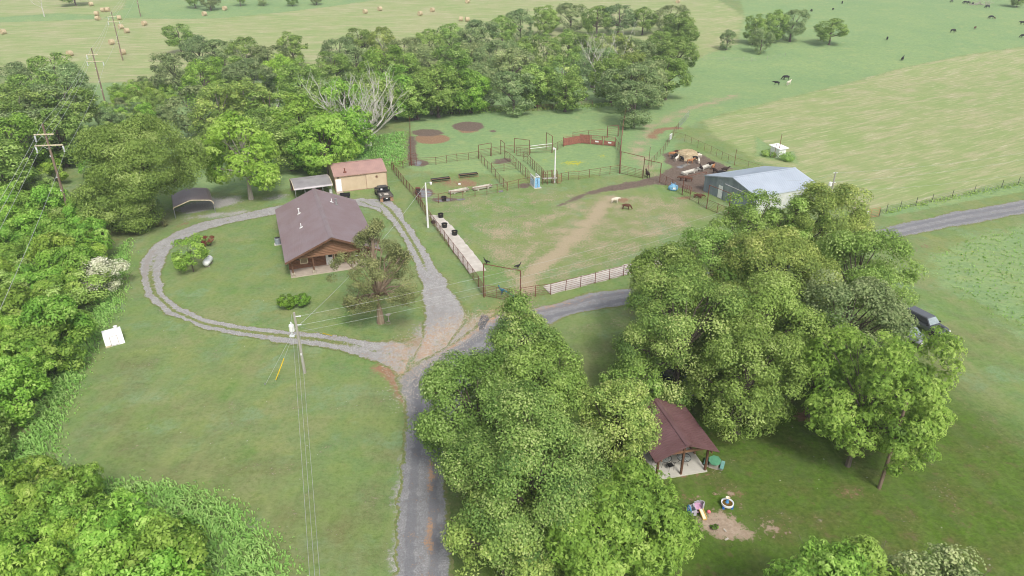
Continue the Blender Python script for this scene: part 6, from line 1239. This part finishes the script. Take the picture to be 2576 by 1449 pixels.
wp = Vector((27.8, 39.2, 0)); t = thing('utility_pole', 'dark service pole half hidden under the bright walnut at the right', 'utility pole', wp); MB().tube((0, 0, -.2), (0, 0, 8), .14, .1, n=8).build('pole', 'wood_pole', t); MB().box(-.12, .12, -.2, .0, 5.6, 5.9).build('insulator', 'insul', t)
wires('power_line', 'top wire from the utility pole to the service pole by the barn', [up + Vector((.4, 0, 6.25)), rp + Vector((0, 0, 7.9))], 1.5, .009)
wires('power_line', 'middle wire from the utility pole to the service pole by the barn', [up + Vector((.4, 0, 5.3)), rp + Vector((0, 0, 6.6))], 1.6, .009)
wires('power_line', 'lowest wire from the utility pole toward the service pole', [up + Vector((.2, 0, 4.6)), rp + Vector((0, 0, 5.7))], 1.7, .008)
for k, (z1, lab) in enumerate(((7.9, 'upper wire running from the barn service pole off to the right'), (6.6, 'second wire running from the barn service pole off to the right'), (5.2, 'lowest wire running from the barn service pole off to the right'))):
    a = rp + Vector((0, 0, z1)); e_ = PZ(2700, (360, 376, 415)[k], z1); wires('power_line', lab, [a, e_], .8, .01)
wires('power_line', 'thin service wire from the barn service pole to the eave of the barn', [rp + Vector((0, 0, 7.5)), Vector((42.8, 103.0, 3.4))], .2, .01)
for k, dx in enumerate((-.25, 0, .3)):
    q_ = Vector((-10.9 + .25 * k, 26.0, 6.2)) + (Vector((-10.9, 26, 0)) - Vector((-19.6, 54, 0))) * .6
    wires('power_line', ('left', 'middle', 'right')[k] + ' one of the three parallel wires running from the utility pole to the bottom edge', [up + Vector((-.1 + dx, 0, (6.4, 5.2, 4.6)[k])), Vector((q_.x, q_.y, 6.0))], .4, .012, 'three parallel wires over the front lawn')
def light_pole(u, v, h, label, arm):
    p = G(u, v); t = thing('yard_light', label, 'light pole', p, 0, 'white yard light poles'); MB().tube((0, 0, -.2), (0, 0, h), .15, .1, n=9).build('pole', 'white', t)
    MB().path([(0, 0, h - .2), (arm * .4, 0, h + .1), (arm * .9, 0, h + .1)], .03, 6).build('arm', 'galv', t); MB().lathe([(.06, .15), (.17, .05), (.17, -.12), (.1, -.3)], 12, (arm, 0, h)).build('lamp', 'white', t); return p, t
lp, t = light_pole(1077, 573, 6.75, 'white yard light pole with a curved lamp arm beside the pipe fence', .75); MB().box(-.25, -.13, -.1, .1, 1.1, 1.6).build('meter_box', 'galv', t)
light_pole(1395, 460, 6.0, 'white yard light pole standing at the corner of the yellow-flowered pen', -.3)
wires('power_line', 'twisted service cable from the utility pole to the yard light pole', [up + Vector((.1, 0, 5.2)), lp + Vector((0, 0, 6.6))], .9, .022)
for k, (u, v, y0, y1, lab) in enumerate(((692, 960, .03, .30, 'guy wire with a yellow guard, on the lawn left of the utility pole'), (837, 845, .03, .3, 'guy wire with a short yellow guard right behind the utility pole'), (667, 968, None, None, 'plain guy wire anchored farthest left of the utility pole'))):
    p = G(u, v); top = up + Vector((-.05, 0, 5.2)); t = thing('guy_wire', lab, 'guy wire', p, 0, 'guy wires of the utility pole'); d = top - p; MB().tube((0, 0, 0), d, .012, n=4).build('cable', 'wire', t)
    if y0 is not None: MB().tube(d * y0, d * (.42 if k == 0 else .3), .045, n=6).build('guard', 'yellow', t)
    else: MB().tube((0, 0, 0), (0, 0, .2), .05).build('anchor', 'galv', t)
tall_post('post', 'tall rusty pipe post standing in the lane, left of the feeding pen', 'post', 1632, 412, 3.2, .05, 'rust')
tall_post('post', 'tall thin post in the fence behind the feeding pen', 'post', 1847, 416, 3.0, .05, 'rust')

# ------------------------------------------------------------ bales
def bale_proto():
    t = thing('hay_bale', '', 'hay bale'); r_ = .92
    b = MB(); n = 28; rr = random.Random(4); rings = [(-.75, r_ * .97), (-.5, r_), (0, r_ * 1.01), (.5, r_), (.75, r_ * .97)]
    b.add([(x, rr_ * math.cos(2 * math.pi * k / n) * rr.uniform(.985, 1.015), r_ - .04 + rr_ * math.sin(2 * math.pi * k / n) * rr.uniform(.985, 1.015)) for x, rr_ in rings for k in range(n)], [(i * n + k, i * n + (k + 1) % n, (i + 1) * n + (k + 1) % n, (i + 1) * n + k) for i in range(4) for k in range(n)])
    b.build('roll', 'hay', t)
    for s_ in (-1, 1):
        e = MB(); vs = []; m_ = 5
        for j in range(m_): vs += [(s_ * (.752 + (.03 if j % 2 else 0)), r_ * .95 * (j + 1) / m_ * math.cos(2 * math.pi * k / n), r_ - .04 + r_ * .95 * (j + 1) / m_ * math.sin(2 * math.pi * k / n)) for k in range(n)]
        c_ = len(vs); vs.append((s_ * .77, 0, r_ - .04)); e.add(vs, [(j * n + k, j * n + (k + 1) % n, (j + 1) * n + (k + 1) % n, (j + 1) * n + k) for j in range(m_ - 1) for k in range(n)] + [(c_, k, (k + 1) % n) for k in range(n)]); e.build('end_face', 'hay_end', t)
    return t
BP = bale_proto(); first = True
bales = [(10, 86, 60, 'round bale at the far left edge of the mown field'), (177, 141, 60, 'round bale between the left woods and the second transmission pole'), (247, 51, 5, 'lower bale of the stacked pair in the mown field'), (260, 30, 5, 'left bale of the pair behind the stack'), (272, 29, 5, 'right bale of the pair behind the stack'),
    (301, 50, 30, 'round bale right of the transmission pole tip'), (305, 73, 60, 'round bale above the lone one in the left group'), (320, 83, 60, 'round bale lowest right of the close pair'), (364, 64, 60, 'round bale farthest right of the group around the pole'), (282, 112, 60, 'round bale left of the third transmission pole'),
    (310, 137, 60, 'round bale half behind the foot of the third transmission pole'), (515, 40, 60, 'round bale under the pair of trees at the top'), (566, 26, 60, 'round bale between the trees in the hedge line'), (230, 15, 60, 'round bale beside the bushy tree at the top edge'),
    (919, 34, 60, 'left of two bales above the woods'), (956, 27, 60, 'right of two bales above the woods'), (1057, 39, 60, 'bale just touching the treetops'), (1088, 30, 60, 'bale right of the one touching the treetops'), (1176, 8, 60, 'bale at the top edge above the woods'), (1160, 53, 10, 'left of two touching bales at the edge of the treetops'), (1176, 54, 10, 'right of two touching bales at the edge of the treetops'), (1705, 8, 60, 'bale at the very top, right of the woods')]
for u, v, a, lab in bales:
    p = G(u, v)
    if first: BP.location = p; BP.rotation_euler = (0, 0, R(a)); tag(BP, lab, None, 'round hay bales in the mown field'); first = False
    else: copy_tree(BP, p, R(a + random.uniform(-15, 15)), None, lab, 'round hay bales in the mown field')
p = G(247, 51); copy_tree(BP, p + Vector((0, .1, 1.8)), R(8), None, 'upper bale of the stacked pair in the mown field', 'round hay bales in the mown field')

# ------------------------------------------------------------ feed troughs, tubs, chute, bag, hay
def trough(a, b, label, m='concrete_trough', dz=0.):
    A_, B_ = G(*a), G(*b); d = B_ - A_; L_ = d.length; t = thing('feed_trough', label, 'feed trough', A_.lerp(B_, .5), math.atan2(d.y, d.x), 'concrete feed troughs'); h = .52; w_ = .42
    MB().xprism([(-w_, h), (-w_ + .07, h), (-w_ + .16, h - .26), (w_ - .16, h - .26), (w_ - .07, h), (w_, h), (w_ - .1, .18), (-w_ + .1, .18)], -L_ / 2, L_ / 2).build('basin', m, t)
    MB().box(-L_ / 2 - .02, -L_ / 2 + .06, -w_, w_, .18, h).box(L_ / 2 - .06, L_ / 2 + .02, -w_, w_, .18, h).build('end_plate', m, t)
    for x in (-L_ * .28, L_ * .28): MB().box(x - .12, x + .12, -w_ * .9, w_ * .9, 0, .2).build('foot', m, t)
trough((1131, 489), (1177, 480), 'left of the two long pale concrete troughs inside the near pen'); trough((1191, 480), (1235, 471), 'right of the two long pale concrete troughs inside the near pen')
trough((1717, 441), (1750, 432), 'white trough in the mud, left of the pair in the feeding pen', 'slab_light'); trough((1757, 430), (1789, 419), 'white trough in the mud, right of the pair in the feeding pen', 'slab_light')
def bunk(a, b, label):
    A_, B_ = G(*a), G(*b); d = B_ - A_; L_ = d.length; t = thing('feed_bunk', label, 'feed bunk', A_.lerp(B_, .5), math.atan2(d.y, d.x), 'black feed bunks on pipe legs')
    MB().xprism([(-.32, .75), (-.27, .75), (-.16, .5), (.16, .5), (.27, .75), (.32, .75), (.2, .44), (-.2, .44)], -L_ / 2, L_ / 2).build('trough', 'plastic_black', t)
    for y in (-.3, .3): MB().tube((-L_ / 2, y, .72), (L_ / 2, y, .72), .03).tube((-L_ / 2, y, .12), (L_ / 2, y, .12), .025).build('rail', 'pipe_tan', t)
    for x in (-L_ / 2, 0, L_ / 2):
        for y in (-.3, .3): MB().tube((x, y, 0), (x, y, .72), .025).build('leg', 'pipe_tan', t)
bunk((1085, 461), (1132, 455), 'black feed bunk on pipe legs, nearer the drive'); bunk((1155, 449), (1202, 444), 'black feed bunk on pipe legs, farther from the drive')
for u, v, lab in ((1117, 505, 'black feed tub in the mud by the near pen fence'), (1109, 548, 'black feed tub at the top end of the pale pad'), (1118.5, 573, 'middle black feed tub on the pale pad'), (1144, 592, 'lowest black feed tub on the pale pad')):
    t = thing('feed_tub', lab, 'feed tub', G(u, v) + Vector((0, 0, .08)), 0, 'round black feed tubs'); MB().lathe([(.36, 0), (.42, .55), (.45, .56), (.45, .6), (.4, .6), (.36, .3), (.05, .3)], 18).build('tub', 'plastic_black', t); MB().lathe([(.35, .33), (.35, .34)], 16).build('feed', 'hay', t)
t = thing('water_box', 'small rusty upright tank in the puddle beside the pipe fence', 'tank', G(1052, 489)); MB().box(-.35, .35, -.3, .3, 0, 1.1).build('tank', 'steel_dark', t, bevel=.03); MB().box(-.38, .38, -.33, .33, 1.1, 1.16).build('lid', 'rust', t)
t = thing('hydrant', 'grey standpipe and valve on the pad edge just inside the fence', 'hydrant', G(1091, 562)); MB().box(-.3, .3, -.15, .15, 0, .45).build('box', 'steel_dark', t, bevel=.04); MB().tube((0, 0, .45), (0, 0, .7), .04).build('pipe', 'galv', t)
def bag():
    t = thing('bulk_bag', 'crumpled blue and white bulk bag leaning on the fence of the muddy pen', 'bag', G(1693, 478)); r = np.random.default_rng(3); vs = []; n = 14
    for z, rr in ((0, .62), (.25, .74), (.55, .72), (.8, .6), (.95, .38)):
        for k in range(n): a = 6.283 * k / n; q_ = rr * (1 + .12 * math.cos(4 * a)) * r.uniform(.88, 1.1); vs.append((q_ * math.cos(a), q_ * math.sin(a), z + r.uniform(-.05, .05)))
    MB().add(vs, [(i * n + k, i * n + (k + 1) % n, (i + 1) * n + (k + 1) % n, (i + 1) * n + k) for i in range(4) for k in range(n)] + [tuple(range(4 * n, 5 * n))]).build('sack', 'blue_bag', t)
    for x, y in ((.3, .3), (-.3, .3), (.3, -.3), (-.3, -.3)): MB().path([(x, y, .85), (x * 1.1, y * 1.1, 1.2), (x * .7, y * .7, 1.15), (x * .6, y * .6, .9)], .035, 4).build('strap', 'blue_paint', t)
    MB().box(-.25, .25, -.76, -.7, .3, .65).build('printed_patch', 'white', t)
bag()
def hay_ring():
    t = thing('hay_pile', 'big loose pile of golden hay that the calves are feeding from', 'hay pile', G(1728, 398)); r = np.random.default_rng(9); n = 30; vs = []
    for z, rr in ((0, 1.75), (.5, 1.7), (1.0, 1.65), (1.3, 1.45), (1.5, .9), (1.56, .3)):
        for k in range(n): a = 6.283 * k / n; q_ = rr * r.uniform(.92, 1.07); vs.append((q_ * math.cos(a) * 1.15, q_ * math.sin(a), z + r.uniform(-.07, .07)))
    MB().add(vs, [(i * n + k, i * n + (k + 1) % n, (i + 1) * n + (k + 1) % n, (i + 1) * n + k) for i in range(5) for k in range(n)] + [tuple(range(5 * n, 6 * n))]).build('heap', 'hay', t)
    ns = 900; a = r.uniform(0, 6.28, ns); q_ = 1.75 * r.random(ns) ** .5; c = np.stack([q_ * np.cos(a) * 1.15, q_ * np.sin(a), np.interp(q_, [0, .9, 1.45, 1.75], [1.57, 1.5, 1.3, .9])], -1)
    MB_ = leaf_quads(c, r.normal(size=(ns, 3)), r.uniform(.2, .45, ns), r.random(ns), .12, r=r); tag(leaf_object('straw', [MB_], 'hay_end', t), kind='stuff')
hay_ring()
t = thing('salt_block', 'white lump of salt block on the bare earth between the black bunks and the troughs', 'salt block', G(1156, 465)); MB().box(-.2, .2, -.15, .15, 0, .28).build('block', 'white', t, bevel=.04); MB().box(-.1, .1, -.1, .1, .28, .3).build('hollow', 'white', t)
t = thing('woodpile', 'fallen log with a pale sawn end at the edge of the left thicket', 'log', G(378 - 134, 548)); MB().path([(-1.4, -.3, .2), (0, 0, .25), (1.2, .2, .28)], [.2, .22, .2], 8).build('log', 'wood_grey', t); MB().tube((1.2, .2, .28), (1.23, .21, .28), .18).build('cut_end', 'white', t)
t = thing('garden_ornament', 'little birdbath with a looped hose at the foot of the ragged cedar', 'birdbath', G(978, 808)); MB().lathe([(.14, 0), (.06, .1), (.06, .7), (.28, .8), (.26, .84), (.05, .78)], 12).build('bowl', 'stone_block', t); MB().path([(.3 * math.cos(a * .5), -.4 + .3 * math.sin(a * .5), .03) for a in range(14)], .02, 4).build('hose', 'stick', t)
t = thing('brush_pile', 'grey pile of fallen branches among the black cattle at the top right', 'brush pile', G(2462, 13)); b = MB(); rr = random.Random(5)
for k in range(26): a = Vector((rr.uniform(-5, 5), rr.uniform(-1, 1), .1)); e_ = a + Vector((rr.uniform(-4, 4), rr.uniform(-1, 1), rr.uniform(.2, 2.4))); b.path([a, a.lerp(e_, .5) + Vector((0, 0, .3)), e_], [.12, .08, .03], 4)
b.build('branches', 'bark_pale', t)
t = thing('tree_trunk', 'bare fallen limb lying in front of the woods at the right', 'log', G(1640, 205)); b = MB(); b.path([(-3, 0, .3), (-1, .2, 1.1), (1.2, 0, .9), (2.6, -.3, .2)], [.12, .1, .07, .03], 5).path([(-1, .2, 1.1), (0, .4, 1.9), (.8, .3, 2.1)], [.08, .05, .02], 4); b.build('limb', 'bark_pale', t)
slab = G(2470 - 138 - 115, 0) if False else None

# ------------------------------------------------------------ cattle, birds
def cow_mesh(name, m, pose, s_=1.):
    """one continuous body: trunk, neck, head, four jointed legs, tail"""
    hd = {'graze': [(.78, 0, .92), (1.05, 0, .5), (1.2, 0, .2)], 'up': [(.86, 0, 1.25), (1.1, 0, 1.42), (1.38, 0, 1.33)], 'feed': [(.85, 0, 1.08), (1.15, 0, 1.0), (1.42, 0, .84)]}[pose]
    N = [(-.05, 0, .95, (.3, .33)), (-.45, 0, .98, (.27, .29)), (-.75, 0, 1.0, (.24, .25)), (.35, 0, .98, (.28, .33)), (.6, 0, 1.02, (.2, .28)),
         (*hd[0], (.14, .18)), (*hd[1], (.12, .14)), (*hd[2], (.075, .085))]
    E_ = [(0, 1), (1, 2), (0, 3), (3, 4), (4, 5), (5, 6), (6, 7)]
    def leg(root, pts):
        i = root
        for p in pts: N.append(p); E_.append((i, len(N) - 1)); i = len(N) - 1
    for y in (-1, 1):
        k = .06 * y
        leg(2, [(-.72, .17 * y, .78, .15), (-.66 + k, .17 * y, .58, .1), (-.8 + k, .17 * y, .36, .065), (-.74 + k, .17 * y, .08, .05), (-.7 + k, .17 * y, .02, .06)])
        leg(3, [(.42, .16 * y, .72, .13), (.42 - k, .16 * y, .42, .075), (.42 - k, .16 * y, .1, .05), (.46 - k, .16 * y, .02, .06)])
    leg(2, [(-.95, 0, 1.02, .05), (-1.0, 0, .75, .025), (-1.0, 0, .45, .04)])
    h2 = N[6]; N += [(h2[0] - .02, .16, h2[2] + .08, .035), (h2[0] - .02, -.16, h2[2] + .08, .035)]; E_ += [(6, len(N) - 2), (6, len(N) - 1)]
    N = [(a[0] * s_, a[1] * s_, a[2] * s_, tuple(q_ * s_ for q_ in a[3]) if hasattr(a[3], '__len__') else a[3] * s_) for a in N]
    return skin_mesh(name, N, E_, m, 1)
CM = {}
def cow(name, label, u, v, rz, color, pose, s_=1., group=None, cat='cow'):
    k = (color, pose)
    if k not in CM: CM[k] = cow_mesh(name, color, pose)
    o = bpy.data.objects.new(name, CM[k]); col.objects.link(o); o.location = G(u, v); o.rotation_euler = (0, 0, R(rz)); o.scale = (s_,) * 3; return tag(o, label, cat, group)
g_ = 'calves in the muddy feeding pen'; Fx = lambda x, y: (1660.3 + .13822 * x, 352.2 + .13822 * y)
for x, y, rz, c, pose, lab in [(300, 385, 55, 'hide_white', 'up', 'white calf reaching up to the hay pile from its left'), (262, 345, 20, 'hide_black', 'feed', 'black calf behind the white one at the left of the hay pile'), (215, 300, 0, 'hide_orange', 'feed', 'tan calf at the far left of the hay pile'), (395, 388, 100, 'hide_black', 'feed', 'dark calf seen from behind between the white calf and the hay pile'),
    (515, 365, 170, 'hide_black', 'feed', 'black calf side-on in front of the hay pile'), (550, 428, 10, 'hide_orange', 'up', 'orange calf standing side-on in front of the hay pile'), (640, 378, 150, 'hide_black', 'feed', 'large black calf at the right of the hay pile'), (700, 428, 80, 'hide_white', 'up', 'white calf seen from behind at the right of the hay pile'), (690, 330, 175, 'hide_white', 'feed', 'white calf behind the large black one, right of the hay pile'),
    (640, 300, 200, 'hide_black', 'feed', 'black calf on the far right side of the hay pile'), (325, 262, -20, 'hide_brown', 'feed', 'brown calf on the far side of the hay pile'), (742, 560, 95, 'hide_dark', 'up', 'dark brown calf between the two white troughs'), (965, 530, 60, 'hide_orange', 'feed', 'orange calf at the right end of the right white trough'), (995, 608, 110, 'hide_dark', 'feed', 'dark calf with its head down near the barn'), (1175, 588, 5, 'hide_dark', 'up', 'dark brown calf standing side-on at the barn corner'),
    (405, 745, 185, 'hide_brown', 'feed', 'red-brown calf standing by the overhead pipe frame'), (510, 760, 175, 'hide_brown', 'feed', 'darker brown calf just right of the red-brown one'), (930, 480, 200, 'hide_dark', 'feed', 'dark calf with its head in the right end of the trough')]:
    cow('calf', lab, *Fx(x, y), rz, c, pose, .72, g_, 'calf')
cow('calf', 'dark brown calf standing at the pipe gate in the lane', 1628.5, 446, 100, 'hide_dark', 'up', .85, None, 'calf')
cow('calf', 'white calf grazing in the middle of the straw-littered paddock', 1547, 511, 20, 'hide_white', 'feed', .74, None, 'calf')
cow('calf', 'brown calf grazing beside the bare patch in the paddock', 1576, 527, -15, 'hide_brown', 'graze', .74, None, 'calf')
t = cow('calf', 'black calf lying down by the corner of the barn', *Fx(1090, 606), 0, 'hide_black', 'feed', .7, None, 'calf'); t.location.z -= .35
t = cow('calf', 'red-brown calf lying behind the fence near the blue bag', 1757, 498, -20, 'hide_brown', 'feed', .8, None, 'calf'); t.location.z -= .3
gp = 'cattle grazing in the far pasture'; Q = lambda x, y: (1932 + x / 4, y / 4)
for x, y, rz, c, pose, s_, lab in [(175, 805, 180, 'hide_black', 'graze', 1.1, 'largest black cow, of the trio with a white one, above the curved field edge'), (82, 857, 150, 'hide_black', 'feed', .9, 'small black cow at the left of the trio in the pasture'), (205, 858, 40, 'hide_white', 'up', 1., 'the only white cow in the far pasture'), (1350, 610, 50, 'hide_black', 'up', 1., 'black cow alone just above the mown field edge'), (1197, 404, 60, 'hide_black', 'graze', 1., 'black cow alone right of the broad pasture oak'),
    (1858, 328, 5, 'hide_black', 'graze', 1.1, 'black cow walking right, in the middle of the far pasture'), (2080, 296, 40, 'hide_brown', 'feed', .9, 'single brown cow in the far pasture'), (2240, 190, 175, 'hide_black', 'graze', 1.1, 'black cow with a small calf beside it'), (2278, 193, 90, 'hide_brown', 'up', .6, 'small dark calf standing by the black cow'), (2552, 248, 180, 'hide_black', 'feed', 1.1, 'black cow cut by the right edge, upper one'), (2562, 382, 170, 'hide_black', 'graze', 1.1, 'black cow cut by the right edge, lower one'),
    (745, 38, 60, 'hide_black', 'graze', 1., 'black cow at the top, left part of the pasture'), (653, 104, 90, 'hide_black', 'graze', .8, 'small black cow above the broad pasture oak'), (435, 118, 90, 'hide_black', 'graze', .9, 'black cow right beside the pasture tree group'), (1845, 26, 180, 'hide_black', 'graze', .8, 'tiny black cow left of the brush pile'), (1980, 40, 170, 'hide_black', 'graze', 1.05, 'first black cow left of the brush pile group'), (2015, 42, 100, 'hide_black', 'feed', 1., 'second black cow left of the brush pile group'), (2058, 50, 80, 'hide_black', 'graze', .9, 'black cow touching the left end of the brush pile'), (2203, 84, 180, 'hide_black', 'graze', 1.15, 'black cow at the right end of the brush pile')]:
    cow('cow', lab, *Q(x, y), rz, c, pose, s_, gp)
def bird(name, label, u, v, rz, m, s_=1., train=False):
    N = [(0, 0, .42, (.13, .14)), (.16, 0, .46, .09), (.26, 0, .6, .045), (.3, 0, .74, .045), (.38, 0, .73, .015), (-.2, 0, .42, .09), (-.45, 0, .38 if not train else .34, (.1, .03)), (-.02, .06, .28, .05), (0, .07, .14, .02), (0, .07, .02, .018), (-.02, -.06, .28, .05), (0, -.07, .14, .02), (.02, -.07, .02, .018)]
    E_ = [(0, 1), (1, 2), (2, 3), (3, 4), (0, 5), (5, 6), (0, 7), (7, 8), (8, 9), (0, 10), (10, 11), (11, 12)]
    if train: N += [(-.9, 0, .2, (.13, .025)), (-1.5, 0, .08, (.14, .02))]; E_ += [(6, 13), (13, 14)]
    me = skin_mesh(name, [(a[0] * s_, a[1] * s_, a[2] * s_, tuple(q_ * s_ for q_ in a[3]) if hasattr(a[3], '__len__') else a[3] * s_) for a in N], E_, m, 1)
    o = bpy.data.objects.new(name, me); col.objects.link(o); o.location = G(u, v) + Vector((0, 0, .05)); o.rotation_euler = (0, 0, R(rz)); return tag(o, label, 'bird')
bird('turkey', 'black bird stepping off the end of the long pale pad', 1224, 667, 150, 'hide_black', 1.25); bird('turkey', 'black bird walking on the straw behind the tall front gate', 1303, 678, 20, 'hide_black', 1.2); bird('peacock', 'teal peacock standing behind the bars of the front gate', 1263, 742, 150, 'feather_teal', 1.5, True)

# ------------------------------------------------------------ thin summer air
hz = MB().box(-4800, 4800, -400, 5200, -1.2, 60).build('haze', 'white'); tag(hz, kind='stuff')
hm = bpy.data.materials.new('haze_air'); hm.use_nodes = True; hn = hm.node_tree; hn.nodes.clear(); ho = hn.nodes.new('ShaderNodeOutputMaterial'); hv_ = hn.nodes.new('ShaderNodeVolumePrincipled')
hv_.inputs['Color'].default_value = (.86, .92, 1, 1); hv_.inputs['Density'].default_value = .0003; hn.links.new(hv_.outputs[0], ho.inputs['Volume'])
hz.data.materials.clear(); hz.data.materials.append(hm)
